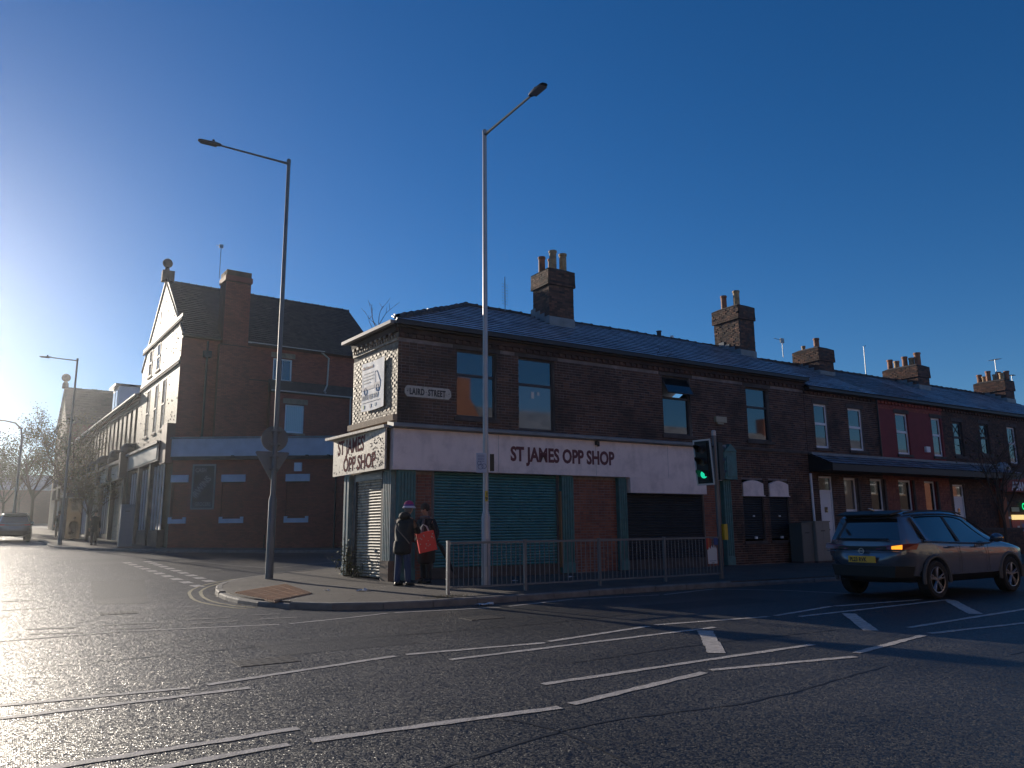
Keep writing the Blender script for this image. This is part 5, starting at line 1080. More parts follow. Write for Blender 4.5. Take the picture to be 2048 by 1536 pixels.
# ================================================================== CARS
def subsurf_split(name, verts, faces, mids, mats, parent, names, lv=2, holes=None, creases=None):
    me = bpy.data.meshes.new(name); me.from_pydata(verts, [], faces)
    for m_ in mats: me.materials.append(m_)
    for p, mi in zip(me.polygons, mids): p.material_index = mi
    bm = bmesh.new(); bm.from_mesh(me); bmesh.ops.remove_doubles(bm, verts=bm.verts, dist=1e-4); bmesh.ops.recalc_face_normals(bm, faces=bm.faces)
    if creases:
        cl = bm.edges.layers.float.get('crease_edge') or bm.edges.layers.float.new('crease_edge')
        for e in bm.edges:
            c = creases(e.verts[0].co, e.verts[1].co)
            if c: e[cl] = c
    bm.to_mesh(me); bm.free()
    ob = bpy.data.objects.new(name, me); COL.objects.link(ob); m = ob.modifiers.new('s', 'SUBSURF'); m.levels = lv; m.render_levels = lv
    cut = []
    for h in (holes or []):
        c = bpy.data.objects.new('cut', h.mesh('cut', None)); COL.objects.link(c); bo = ob.modifiers.new('b', 'BOOLEAN'); bo.operation = 'DIFFERENCE'; bo.solver = 'EXACT'; bo.object = c; cut.append(c)
    dg = bpy.context.evaluated_depsgraph_get(); res = bpy.data.meshes.new_from_object(ob.evaluated_get(dg))
    bpy.data.objects.remove(ob)
    for c in cut: bpy.data.objects.remove(c)
    out = []
    for i, nm in enumerate(names):
        bm = bmesh.new(); bm.from_mesh(res); bmesh.ops.delete(bm, geom=[f for f in bm.faces if f.material_index != i], context='FACES')
        mm = bpy.data.meshes.new(nm); bm.to_mesh(mm); bm.free()
        if not mm.polygons: continue
        bm = bmesh.new(); bm.from_mesh(mm); seen = set(); isl = []
        if 'glass' in nm or 'screen' in nm:
            for f in bm.faces:
                if f.index in seen: continue
                st = [f]; grp = []; seen.add(f.index)
                while st:
                    g = st.pop(); grp.append(g.index)
                    for e_ in g.edges:
                        for h in e_.link_faces:
                            if h.index not in seen: seen.add(h.index); st.append(h)
                isl.append(set(grp))
        bm.free()
        for gi in (isl or [None]):
            m2 = mm.copy()
            if gi is not None:
                bm = bmesh.new(); bm.from_mesh(mm); bm.faces.ensure_lookup_table(); bmesh.ops.delete(bm, geom=[f for f in bm.faces if f.index not in gi], context='FACES'); bm.to_mesh(m2); bm.free()
            for p in m2.polygons: p.use_smooth = True; p.material_index = 0
            n2 = 'rear_window' if ('screen' in nm and m2.vertices[0].co.x < 0) else nm
            m2.materials.clear(); m2.materials.append(mats[i]); o = bpy.data.objects.new(n2, m2); COL.objects.link(o); o.parent = parent; out.append(o)
    return out
CARP = mat('dark blue grey car paint', (.11, .135, .175), .24, metal=.45, coat=1.0, spec=.6)
CLAD = mat('dark plastic cladding', (.013, .014, .015), .55)
CGL = mat('tinted car glass', (.010, .014, .018), .03, spec=1.0, coat=1.0)
REDL = mat('red tail lamp', (.16, .004, .006), .15, coat=1.0)
def crossover(loc, rz, label, plate=None, blink=True):
    e = empty('parked_car' if not plate else 'car', (0, 0, 0), 0, label, 'car')
    #        l    hw   belt  roof  wr(roof halfwidth)  gt(glass top z)
    S = [(-.62, .78, 1.06, 1.55, .56, 1.47), (-.35, .88, 1.06, 1.60, .58, 1.50), (.10, .915, 1.04, 1.625, .60, 1.53), (.60, .92, 1.02, 1.635, .61, 1.54), (1.10, .92, 1.00, 1.62, .61, 1.53), (1.50, .92, .99, 1.56, .60, 1.47), (1.90, .915, .99, 1.36, .62, 1.30), (2.32, .905, .985, 1.09, .70, 1.06), (2.70, .90, .97, 1.04, .66, 1.015), (3.10, .88, .92, .985, .60, .96), (3.40, .80, .80, .88, .50, .85), (3.52, .66, .66, .72, .42, .70)]
    V = []; Fc = []; Mi = []; W = 9
    for i, (l, hw, belt, roof, wr, gt) in enumerate(S):
        tail = i == 0
        lo = [-.66, -.80, -.85, -.86, -.80, -.77, -.60, -.52, -.48] if tail else [l]*9
        ring = [(lo[0], 0, .30), (lo[1], hw*.84, .28), (lo[2], hw*.985, .42), (lo[3], hw, .66), (lo[4], hw*.995, .88), (lo[5], hw*.955, belt), (lo[6], wr+.06, gt), (lo[7], wr-.02, roof-.02), (lo[8], 0, roof+.012)]
        V += ring
    n = len(V); V += [(a, -b, c) for a, b, c in V]
    for i in range(len(S)-1):
        for j in range(W-1):
            a, b, c, d = i*W+j, (i+1)*W+j, (i+1)*W+j+1, i*W+j+1
            mi = 0
            if j == 5 and 1 <= i <= 5: mi = 1
            if j in (6, 7) and i in (5, 6): mi = 2
            if j in (0, 1): mi = 3
            Fc.append((a, b, c, d)); Mi.append(mi); Fc.append((n+d, n+c, n+b, n+a)); Mi.append(mi)
    for i, s_ in ((0, 1), (len(S)-1, -1)):
        for j in range(W-1):
            a, b, c, d = i*W+j, i*W+j+1, n+i*W+j+1, n+i*W+j; f = (a, b, c, d)
            Fc.append(f if s_ > 0 else f[::-1]); Mi.append((2 if j == 5 else (3 if j <= 1 else 0)) if s_ > 0 else (3 if j < 3 else 0))
    def tip(p): return p
    cyl = []
    for ax in (0.0, 2.67):
        for sy in (1, -1): cyl.append(MB().tube([(ax, sy*.62, .345), (ax, sy*1.2, .345)], .40, 28))
    def cr(a, b):
        if abs(a.x-b.x) < .25 and a.x < -.40 and a.z > .6: return .6 if a.x < -.5 or b.x < -.5 else 0
        if abs(a.x-b.x) > .2:
            zm = (a.z+b.z)/2; ym = abs(a.y+b.y)/2
            if .95 < zm < 1.07 and ym > .8 and a.x < 2.5: return .8
            if zm > 1.2 and ym > .55: return .55
            if zm < .48 and ym > .7: return .6
            if .84 < zm < .93 and ym > .85: return .35
        return 0
    subsurf_split('car_body', V, Fc, Mi, [CARP, CGL, CGL, CLAD], e, ['body', 'side_glass', 'windscreen', 'sill_cladding'], 2, cyl, cr)
    MB().box(-.55, 3.2, -.70, .70, .30, .62).build('underbody', CLAD, e)
    SIL = mat('machined alloy', (.35, .35, .37), .3, metal=.9)
    for ax in (0.0, 2.67):
        for sy in (1, -1):
            t = MB(); prof = [(-.11, .24), (-.115, .31), (-.09, .342), (.09, .342), (.115, .31), (.11, .24)]; nn = 28; b0 = 0; cy = sy*.80
            for k in range(nn):
                an = 2*math.pi*k/nn
                for (w_, r_) in prof: t.v.append((ax+r_*math.cos(an), cy+w_, .345+r_*math.sin(an)))
            m_ = len(prof)
            for k in range(nn):
                for q in range(m_-1): t.f.append((k*m_+q, k*m_+q+1, ((k+1) % nn)*m_+q+1, ((k+1) % nn)*m_+q))
            ty = t.build('tyre', RUBBER, e, smooth=True)
            ri = MB().tube([(ax, cy+sy*.02, .345), (ax, cy+sy*.05, .345)], .235, 24); MB_ = ri.build('wheel_disc', CLAD, ty)
            sp = MB()
            for k in range(5):
                an = 2*math.pi*k/5+.3
                for da in (-.16, .16):
                    c0, s0 = math.cos(an), math.sin(an); c1, s1 = math.cos(an+da), math.sin(an+da)
                    sp.tube([(ax+.04*c0, cy+sy*.085, .345+.04*s0), (ax+.235*c1, cy+sy*.10, .345+.235*s1)], [.022, .014], 6)
            sp.tube([(ax+.232*math.cos(2*math.pi*k/24), cy+sy*.10, .345+.232*math.sin(2*math.pi*k/24)) for k in range(25)], .012, 5, cap=False)
            sp.tube([(ax, cy+sy*.06, .345), (ax, cy+sy*.10, .345)], .045, 10); sp.build('rim', SIL, ty, smooth=True)
            # arch cladding
            ar = MB(); pts = [(ax+.425*math.cos(t), sy*(.90 if ax < 1 else .895), .345+.425*math.sin(t)) for t in [(-.15+(math.pi+.3)*q/16) for q in range(17)]]
            ar.tube(pts, .034, 6); ar.build('wheel_arch', mat('grey arch trim', (.06, .065, .07), .45), e, smooth=True)
    # side details
    for sy in (1, -1):
        for l0, l1 in ((.72, .80),): MB().hexa([(l0+.10, sy*.900, 1.02), (l1+.10, sy*.900, 1.02), (l1+.10, sy*.86, 1.02), (l0+.10, sy*.86, 1.02)], [(l0-.04, sy*.69, 1.50), (l1-.04, sy*.69, 1.50), (l1-.04, sy*.64, 1.50), (l0-.04, sy*.64, 1.50)]).build('door_pillar', BLACK, e)
        MB().tube([(-.30, sy*.905, 1.05), (.4, sy*.915, 1.02), (1.2, sy*.915, .995), (2.05, sy*.895, .985)], .012, 5).build('window_trim', SIL, e)
        for l in (.50, 1.42): MB().tube([(l-.12, sy*.945, .93), (l+.08, sy*.945, .925)], .015, 6).build('door_handle', CARP, e)
        mb = MB()
        for l in (.80, 1.80): mb.tube([(l, sy*.93, .45), (l+.02, sy*.938, .7), (l-.01, sy*.93, .98)], .004, 4)
        mb.build('door_gap', BLACK, e)
        mr = MB().ball((1.98, sy*1.03, 1.08), .11, 10, (.75, 1.1, .8)).build('door_mirror', CARP, e, smooth=True)
        MB().tube([(1.98, sy*.90, 1.02), (1.98, sy*1.0, 1.05)], .03, 6).build('mirror_stalk', BLACK, mr)
        if blink and sy < 0: MB().ball((2.03, sy*1.10, 1.08), .028, 6, (1, 1.3, .6)).build('indicator_repeater', mat('lit amber lamp', (.9, .4, .02), .4, emit=(1.0, .36, .02), estr=1.3), mr)
        tl = MB(); tl.hexa([(-.885, sy*.30, .90), (-.84, sy*.80, .90), (-.60, sy*.915, .90), (-.62, sy*.80, .90)], [(-.86, sy*.30, .955), (-.82, sy*.80, 1.0), (-.52, sy*.925, 1.01), (-.60, sy*.80, 1.01)]); t_ = tl.build('tail_light', REDL, e)
        if blink and sy < 0: MB().hexa([(-.872, sy*.60, .905), (-.85, sy*.79, .905), (-.83, sy*.79, .905), (-.85, sy*.60, .905)], [(-.865, sy*.60, .96), (-.84, sy*.79, .985), (-.82, sy*.79, .985), (-.84, sy*.60, .96)]).build('indicator', MATS['lit amber lamp'], t_)
        hl = MB().ball((3.36, sy*.62, .76), .14, 8, (.9, 1.2, .45)).build('headlight', PVC, e, smooth=True)
        MB().box(-.875, -.86, sy*.55-.07, sy*.55+.07, .40, .425).build('rear_reflector', REDL, e)
    MB().hexa([(-.75, -.56, 1.515), (-.40, -.60, 1.585), (-.40, .60, 1.585), (-.75, .56, 1.515)], [(-.76, -.56, 1.545), (-.40, -.60, 1.615), (-.40, .60, 1.615), (-.76, .56, 1.545)]).build('spoiler', CLAD, e)
    MB().hexa([(-.88, -.62, .40), (-.60, -.80, .40), (-.60, .80, .40), (-.88, .62, .40)], [(-.895, -.66, .60), (-.60, -.86, .60), (-.60, .86, .60), (-.895, .66, .60)]).build('rear_bumper', CLAD, e)
    MB().hexa([(-.875, -.50, .90), (-.868, -.50, .90), (-.868, .50, .90), (-.875, .50, .90)], [(-.872, -.50, .955), (-.860, -.50, .955), (-.860, .50, .955), (-.872, .50, .955)]).build('light_bar', BLACK, e)
    for sy in (1, -1):
        MB().hexa([(-.22, sy*.90, 1.05), (-.12, sy*.905, 1.045), (-.12, sy*.86, 1.045), (-.22, sy*.86, 1.05)], [(-.34, sy*.70, 1.48), (-.27, sy*.70, 1.485), (-.27, sy*.65, 1.485), (-.34, sy*.65, 1.48)]).build('rear_pillar', CARP, e)
        MB().tube([(-.42, sy*.62, 1.56), (0, sy*.655, 1.60), (.7, sy*.665, 1.61), (1.3, sy*.655, 1.575), (1.48, sy*.64, 1.54)], .018, 6).build('roof_rail', CLAD, e)
        MB().tube([(-.30, sy*.70, 1.50), (.1, sy*.71, 1.53), (.7, sy*.72, 1.54), (1.2, sy*.71, 1.515), (1.5, sy*.71, 1.46), (1.95, sy*.80, 1.22), (2.28, sy*.885, 1.02)], .014, 5).build('window_seal', BLACK, e)
    MB().hexa([(-.86, -.52, 1.07), (-.84, .52, 1.07), (-.80, .52, 1.07), (-.80, -.52, 1.07)], [(-.845, -.52, 1.10), (-.845, .52, 1.10), (-.80, .52, 1.10), (-.80, -.52, 1.10)]).build('window_base', BLACK, e)
    MB().tube([(-.868, -.75, .86), (-.885, 0, .88), (-.868, .75, .86)], .009, 5).build('tailgate_crease', CARP, e)
    if plate:
        PF = Fr(-.893, .28, 270); pp = PF.box(MB(), .0, .56, .0, .012, .655, .775).build('number_plate', mat('yellow plate', (.75, .45, .04), .4), e)
        t = text(plate, PF, .03, .675, .0125, .105, BLK, 'lettering', None, xs=.80, bold=.004, ext=.001, spacing=1.0); t.parent = pp
        bd = MB().tube([(-.893, .05*math.cos(a), .865+.05*math.sin(a)) for a in [i*math.pi/8 for i in range(17)]], .008, 5, cap=False); bd.box(-.905, -.893, -.065, .065, .858, .874); bd.build('badge', SIL, e)
    MB().tube([(-.40, 0, 1.62), (-.55, 0, 1.66)], [.03, .008], 6).build('roof_fin', CARP, e)
    e.location = loc; e.rotation_euler = (0, 0, rz); return e
car = crossover((14.93, 9.54, 0), 0.0, 'dark blue grey crossover car turning right with its amber indicator lit', 'PL23 RVK'); car.scale = (1.04, 1.04, 1.04)
van = crossover((-.75, 62, ground(62)), R(93), 'distant parked car facing away at the left edge of the picture', None, blink=False); van.scale = (1.1, 1.12, 1.15)

# ================================================================== PEOPLE
def skin(name, V, Ed, mt, parent, lv=2, extra=None, root=0):
    """V: (x,y,z,rx,ry); one continuous skinned surface"""
    me = bpy.data.meshes.new(name); me.from_pydata([v[:3] for v in V], Ed, []); o = bpy.data.objects.new(name, me); COL.objects.link(o)
    sk = o.modifiers.new('k', 'SKIN'); sk.use_smooth_shade = True
    for i, v in enumerate(V): d = me.skin_vertices[0].data[i]; d.radius = (v[3], v[4] if len(v) > 4 else v[3]); d.use_root = (i == root)
    su = o.modifiers.new('s', 'SUBSURF'); su.levels = lv; su.render_levels = lv
    dg = bpy.context.evaluated_depsgraph_get(); res = bpy.data.meshes.new_from_object(o.evaluated_get(dg)); bpy.data.objects.remove(o)
    if extra:
        bm = bmesh.new(); bm.from_mesh(res); tm = extra.mesh('t', None); bm.from_mesh(tm); bm.to_mesh(res); bm.free()
    for p in res.polygons: p.use_smooth = True
    res.materials.clear(); res.materials.append(mt); res.name = name; ob = bpy.data.objects.new(name, res); COL.objects.link(ob); ob.parent = parent; return ob
SKIN = mat('skin', (.42, .24, .17), .55)
def hand(V, E, base, dirv, up, k, curl=.5):
    """palm and five separate bent fingers grown from vertex k"""
    d = Vector(dirv).normalized(); u = Vector(up).normalized(); s = d.cross(u).normalized(); b = Vector(base)
    p = b+d*.05; V.append((*p, .026, .018)); pi = len(V)-1; E.append((k, pi))
    for i, (o, ln) in enumerate(((-.028, .075), (-.009, .085), (.010, .080), (.027, .062))):
        a = p+d*.035+s*o; c = a+(d*(1-curl)-u*curl).normalized()*ln*.5; e = c+(d*(1-curl*1.7)-u*curl*1.5).normalized()*ln*.5
        V.append((*a, .010)); V.append((*c, .009)); V.append((*e, .0075)); n = len(V); E += [(pi, n-3), (n-3, n-2), (n-2, n-1)]
    a = b+d*.02-s*.035; c = a+(d*.6-s*.4-u*.4).normalized()*.035; V.append((*a, .011)); V.append((*c, .009)); n = len(V); E += [(k, n-2), (n-2, n-1)]
def person(loc, rz, label, coat, trous, shoe, lean=.0, arms=(), hat=None, hair=None, hem=.72, stoop=.0, hood=None, foot=((.02, .10), (.05, -.10)), fat=1.0, head_pitch=0.0, group=None, scale=1.06):
    e = empty('person', (0, 0, 0), 0, label, 'person', group); L = lean
    V = [(L*.1, 0, .96, .13, .11), (L*.35, 0, 1.15, .12, .10), (L*.8, 0, 1.36, .14, .11), (L, 0, 1.47, .06, .055), (L+.02+stoop, 0, 1.56, .05, .05), (L+.045+stoop, 0, 1.62, .078, .070), (L+.04+stoop, 0, 1.70, .088, .085), (L+.035+stoop, 0, 1.765, .060, .060)]
    E_ = [(0, 1), (1, 2), (2, 3), (3, 4), (4, 5), (5, 6), (6, 7)]
    hx = L+.045+stoop; V += [(hx+.085, 0, 1.635, .012), (hx+.078, 0, 1.655, .010)]; n = len(V); E_ += [(5, n-2), (n-2, n-1)]
    for sy, (fxx, fy) in zip((1, -1), foot):
        V += [(L*.1, sy*.09, .90, .085), (fxx*.5+.01, fy*.95, .50, .058), (fxx-.02, fy, .09, .040), (fxx+.12, fy*1.05, .035, .035, .045)]; n = len(V); E_ += [(0, n-4), (n-4, n-3), (n-3, n-2), (n-2, n-1)]
    for sy, (el, wr, dirv) in zip((1, -1), arms):
        V += [(L*.9, sy*.17, 1.41, .055), (*el, .042), (*wr, .028)]; n = len(V); E_ += [(2, n-3), (n-3, n-2), (n-2, n-1)]; hand(V, E_, wr, dirv, (0, 0, 1), n-1, .45)
    ex = MB()
    for sy in (1, -1): ex.ball((hx-.005, sy*.082, 1.67), .022, 6, (.6, .35, 1.1)); ex.ball((hx+.066, sy*.03, 1.69), .012, 6)
    ex.tube([(hx+.074, -.022, 1.608), (hx+.080, 0, 1.606), (hx+.074, .022, 1.608)], .006, 5)
    skin('body', V, E_, SKIN, e, 2, ex)
    # trousers
    T = [(L*.1, 0, .95, .115*fat, .10*fat)]; TE = []
    for sy, (fxx, fy) in zip((1, -1), foot): T += [(L*.1, sy*.085, .82, .088*fat), (fxx*.5+.01, fy*.95, .50, .080), (fxx-.02, fy, .055, .068)]; n = len(T); TE += [(0, n-3), (n-3, n-2), (n-2, n-1)]
    skin('trousers', T, TE, trous, e, 2)
    for (fxx, fy) in foot:
        m = MB(); m.ball((fxx+.05, fy, .05), .14, 10, (1, .42, .55)); m.box(fxx-.075, fxx+.17, fy-.045, fy+.045, 0, .02); m.build('shoe', shoe, e, smooth=True)
    # coat with sleeves
    K = [(L*.02-.01, 0, hem-.10, .215*fat, .175*fat), (L*.05-.01, 0, hem+.02, .215*fat, .175*fat), (L*.15, 0, .95, .215*fat, .175*fat), (L*.35, 0, 1.13, .185*fat, .15*fat), (L*.75, 0, 1.33, .20*fat, .15*fat), (L*.95, 0, 1.43, .13*fat, .11), (L+.01, 0, 1.50, .085, .08)]; KE = [(0, 1), (1, 2), (2, 3), (3, 4), (4, 5), (5, 6)]
    for sy, (el, wr, dirv) in zip((1, -1), arms): K += [(L*.85, sy*.19, 1.385, .085), (*el, .070), (*wr, .052)]; n = len(K); KE += [(4, n-3), (n-3, n-2), (n-2, n-1)]
    c = skin('coat', K, KE, coat, e, 2, root=3)
    mb = MB()
    for i in range(5): z = .80+i*.12
    if hood: MB().ball((L-.06, 0, 1.50), .13, 10, (.9, 1.15, .75)).build('hood', coat, e, smooth=True)
    if hair: MB().ball((hx-.022, 0, 1.70), .112, 12, (1.0, .93, 1.05)).build('hair', hair, e, smooth=True) if not hat else MB().ball((hx-.035, 0, 1.66), .10, 10, (.9, .9, 1)).build('hair', hair, e, smooth=True)
    if hat:
        h = MB(); h.lathe([(.108, -.02), (.112, .03), (.100, .075), (.06, .115), (.012, .13)], (hx-.01, 0, 1.72), 16); ho = h.build('hat', hat, e, smooth=True)
        MB().lathe([(.108, -.035), (.155, -.055), (.160, -.045), (.112, .0)], (hx-.005, 0, 1.73), 18).build('hat_brim', mat('white knitted band', (.70, .62, .66), .9), ho, smooth=True)
        MB().lathe([(.118, .0), (.119, .035), (.112, .038)], (hx-.01, 0, 1.725), 16).build('hat_band', mat('purple knitted band', (.16, .06, .28), .9), ho, smooth=True)
    e.location = loc; e.rotation_euler = (0, 0, rz); e.scale = (scale,)*3; return e
CO1 = mat('black padded coat', (.012, .012, .013), .75, bump=.8, bscale=25); CO2 = mat('dark navy coat', (.010, .011, .015), .8, bump=.5, bscale=30)
JEAN = mat('blue jeans', (.035, .06, .13), .8, bump=.3, bscale=200); DTR = mat('dark trousers', (.012, .013, .018), .8)
p1 = person((7.48, 16.92, .12), R(28), 'person in black padded coat and pink white hat, seen from behind, leaning forward', CO1, JEAN, BLACK, lean=.13, stoop=.05, arms=(((.20, .27, 1.13), (.46, .13, 1.12), (1, -.2, .0)), ((.24, -.25, 1.15), (.50, -.08, 1.10), (1, .2, -.1))), hat=mat('magenta knitted hat', (.42, .05, .16), .9), hair=mat('grey hair', (.18, .16, .15), .8), hem=.74, hood=True, foot=((-.03, .10), (.10, -.11)), fat=1.08)
MB_ = MB(); pts = [Vector((.16, .16, 1.47)), Vector((.0, .13, 1.40)), Vector((-.10, -.02, 1.20)), Vector((-.02, -.19, 1.0)), Vector((.05, -.235, .90))]
st = MB_.tube([(p.x, p.y, p.z) for p in pts], [.012]*5, 6)
ob = bpy.data.objects.new('bag_strap', st.mesh('bag_strap', mat('tan strap', (.20, .16, .12), .6))); COL.objects.link(ob); ob.parent = p1; ob.location = (-.095, 0, 0)
p2 = person((8.30, 17.35, .12), R(205), 'person in long dark coat with short dark hair facing the pink hat wearer', CO2, DTR, BLACK, lean=.0, stoop=.03, arms=(((-.02, .30, 1.12), (.12, .30, .90), (.1, .1, -1)), ((.10, -.27, 1.13), (.32, -.16, 1.08), (1, .3, 0))), hair=mat('dark brown hair', (.030, .018, .012), .7), hem=.50, foot=((.03, .10), (-.03, -.10)), fat=1.12)
sc_ = MB(); sc_.tube([(.05+.09*math.cos(t), .085*math.sin(t), 1.475+.01*math.sin(3*t)) for t in [i*math.pi/8 for i in range(17)]], .035, 8); sc_.tube([(.13, .04, 1.46), (.20, .05, 1.3), (.21, .05, 1.12)], [.03, .035, .03], 6)
ob = bpy.data.objects.new('scarf', sc_.mesh('scarf', mat('grey scarf', (.10, .10, .11), .9), None, True)); COL.objects.link(ob); ob.parent = p2
# red gift bag between them
bg_ = empty('gift_bag', (7.98, 16.95, .95), 0, 'red gift bag with white snowflakes held between the two people', 'bag'); FBg = Fr(7.84, 16.86, -14)
RB1 = mat('red gift bag card', (.80, .02, .03), .35)
def tilt(u, z): a = R(12); u0, z0 = .2, 1.12; return (u0+(u-u0)*math.cos(a)-(z-z0)*math.sin(a), z0+(u-u0)*math.sin(a)+(z-z0)*math.cos(a))
q = [tilt(0, .88), tilt(.42, .88), tilt(.42, 1.34), tilt(0, 1.34)]
MB().prism([FBg.p(u, .06, z) for u, z in q], Vector(FBg.p(0, -.06, 0))-Vector(FBg.p(0, .06, 0))).build('bag_body', RB1, bg_)
mb = MB(); r = random.Random(2)
for i in range(16):
    u, z = tilt(r.uniform(.04, .38), r.uniform(.92, 1.28)); s = r.uniform(.008, .018)
    for a in (0, 1.05, 2.1): mb.tube([FBg.p(u-s*math.cos(a), .0625, z-s*math.sin(a)), FBg.p(u+s*math.cos(a), .0625, z+s*math.sin(a))], .0028, 4)
mb.build('snowflake_print', PAPER, bg_, kind='stuff')
mb = MB()
for d in (.055, -.055):
    a, b, c = tilt(.11, 1.34), tilt(.21, 1.52), tilt(.31, 1.34); mb.tube([FBg.p(a[0], d, a[1]), FBg.p((a[0]+b[0])/2-.02, d, (a[1]+b[1])/2+.03), FBg.p(b[0], d*.3, b[1]), FBg.p((c[0]+b[0])/2+.02, d, (c[1]+b[1])/2+.03), FBg.p(c[0], d, c[1])], .007, 5)
mb.build('bag_handle', mat('white cord', (.6, .6, .6), .7), bg_)
um = empty('umbrella', (8.62, 17.2, .95), 0, 'folded black umbrella hanging from the hand beside the railing post', 'umbrella')
MB().tube([(8.50, 17.12, 1.06), (8.58, 17.1, .98), (8.86, 17.02, .42), (8.92, 17.0, .30)], [.03, .055, .035, .008], 8).build('canopy', BLACK, um, smooth=True); MB().tube([(8.50, 17.12, 1.06), (8.46, 17.13, 1.12)], .012, 6).build('handle', BLACK, um)
# distant walkers
A_ = (((.02, .24, 1.1), (.08, .24, .85), (.2, 0, -1)), ((-.02, -.24, 1.1), (.02, -.24, .85), (.2, 0, -1)))
person((3.15, 48.5, ground(48.5)+.13), R(-80), 'distant person walking on the far pavement before the sunlit shops', CO2, DTR, BLACK, arms=A_, hair=MATS['dark brown hair'])
person((1.95, 66, ground(66)+.13), R(90), 'distant person in dark clothes near the back of the far car', CO1, DTR, BLACK, arms=A_, hair=MATS['dark brown hair'])

# ================================================================== TREES
def tree(x, y, h, cw, label, seed, nleaf=2600, leafm=None, name='street_tree', ls=.16, bare=False, trunk=.16, group='street trees'):
    r = random.Random(seed); z0 = ground(y)+.1; e = empty(name, (x, y, z0), 0, label, 'tree', group); tr = MB(); ends = []
    top = Vector((x, y, z0+h*.32)); tr.tube([(x, y, z0), (x+.05, y, z0+h*.16), tuple(top)], [trunk, trunk*.8, trunk*.65], 8)
    def grow(p, d, L_, rad, lv):
        q = p; pts = [p]
        for k in range(3): d = (d+Vector((r.uniform(-.25, .25), r.uniform(-.25, .25), r.uniform(-.05, .2)))).normalized(); q = q+d*L_/3; pts.append(q)
        tr.tube(pts, [rad, rad*.85, rad*.7, rad*.5], 5 if lv else 6)
        if lv <= 0: ends.extend(pts[1:]); return
        for k in range(3 if lv > 1 else 4):
            nd = (d+Vector((r.uniform(-1, 1), r.uniform(-1, 1), r.uniform(-.3, .6)))*.8).normalized(); grow(pts[r.choice((1, 2, 3))], nd, L_*r.uniform(.55, .8), rad*.5, lv-1)
    for k in range(6):
        a = k*1.05+r.random()*.5; grow(top-Vector((0, 0, r.random()*h*.08)), Vector((math.cos(a)*cw, math.sin(a)*cw, r.uniform(.7, 1.6))).normalized(), h*.28, trunk*.45, 3)
    tr.build('trunk', TWIG, e)
    if nleaf:
        P = []; T = []
        for i in range(nleaf):
            c = r.choice(ends)+Vector((r.gauss(0, .28), r.gauss(0, .28), r.gauss(0, .25))); s = ls*r.uniform(.5, 1.3); a, b = r.random()*6.28, r.uniform(-1, 1)
            u = Vector((math.cos(a)*math.cos(b), math.sin(a)*math.cos(b), math.sin(b))); v = u.cross(Vector((r.uniform(-1, 1), r.uniform(-1, 1), r.uniform(-1, 1)))).normalized()
            P += [c-u*s*.5, c+v*s*.3, c+u*s*.5, c-v*s*.3]; T.append(r.random())
        rm = rootmat(e).inverted(); o = np_mesh('crown', np.array([tuple(rm @ p) for p in P]), np.arange(len(P)).reshape(-1, 4), leafm, e, np.array(T)); o['kind'] = 'stuff'
    return e
LEAF = mat('autumn leaf', (.10, .09, .03), .55, tcols=[(.06, .07, .025), (.11, .09, .03), (.14, .085, .035), (.08, .08, .03)])
LEAF2 = mat('green leaf', (.05, .07, .02), .5, tcols=[(.05, .07, .02), (.08, .09, .03), (.06, .06, .02)])
tree(2.3, 66, 10.5, .55, 'tall half bare tree against the distant gable', 1, 2600, LEAF)
tree(.2, 80, 12, .9, 'bushy tree just right of the swan neck lamp post', 2, 6500, LEAF2)
tree(3.3, 57, 5.6, .8, 'low leafy tree hiding the foot of the shop row', 3, 3600, LEAF, ls=.14, trunk=.1)
tree(-2.2, 92, 10.5, .9, 'broad tree behind the far parked car', 4, 6500, LEAF2)
tree(-6.2, 84, 9, .9, 'leftmost tree cut by the edge of the picture', 5, 5500, LEAF2)
tree(-1.2, 120, 12, .9, 'farthest tree closing the view down the side street', 6, 5000, LEAF2)
tree(27.9, 13.6, 5.4, .45, 'young nearly bare tree at the right edge before the red shopfront', 7, 240, LEAF, ls=.09, trunk=.07, name='bare_tree')
# far row of houses closing the side street
fh = empty('distant_terrace', (-40, 165, 3), 0, 'plain distant row of roofs beyond the end of the side street', 'building'); Ff = Fr(-60, 165, 0)
fbox(Ff, fh, 'wall', BR_W, 0, 90, -8, 0, 2, 9); mb = MB(); mb.prism([Ff.p(0, .3, 9), Ff.p(0, -4, 12), Ff.p(0, -8.3, 9)], (90, 0, 0)); mb.build('roof', SLATE_D, fh)

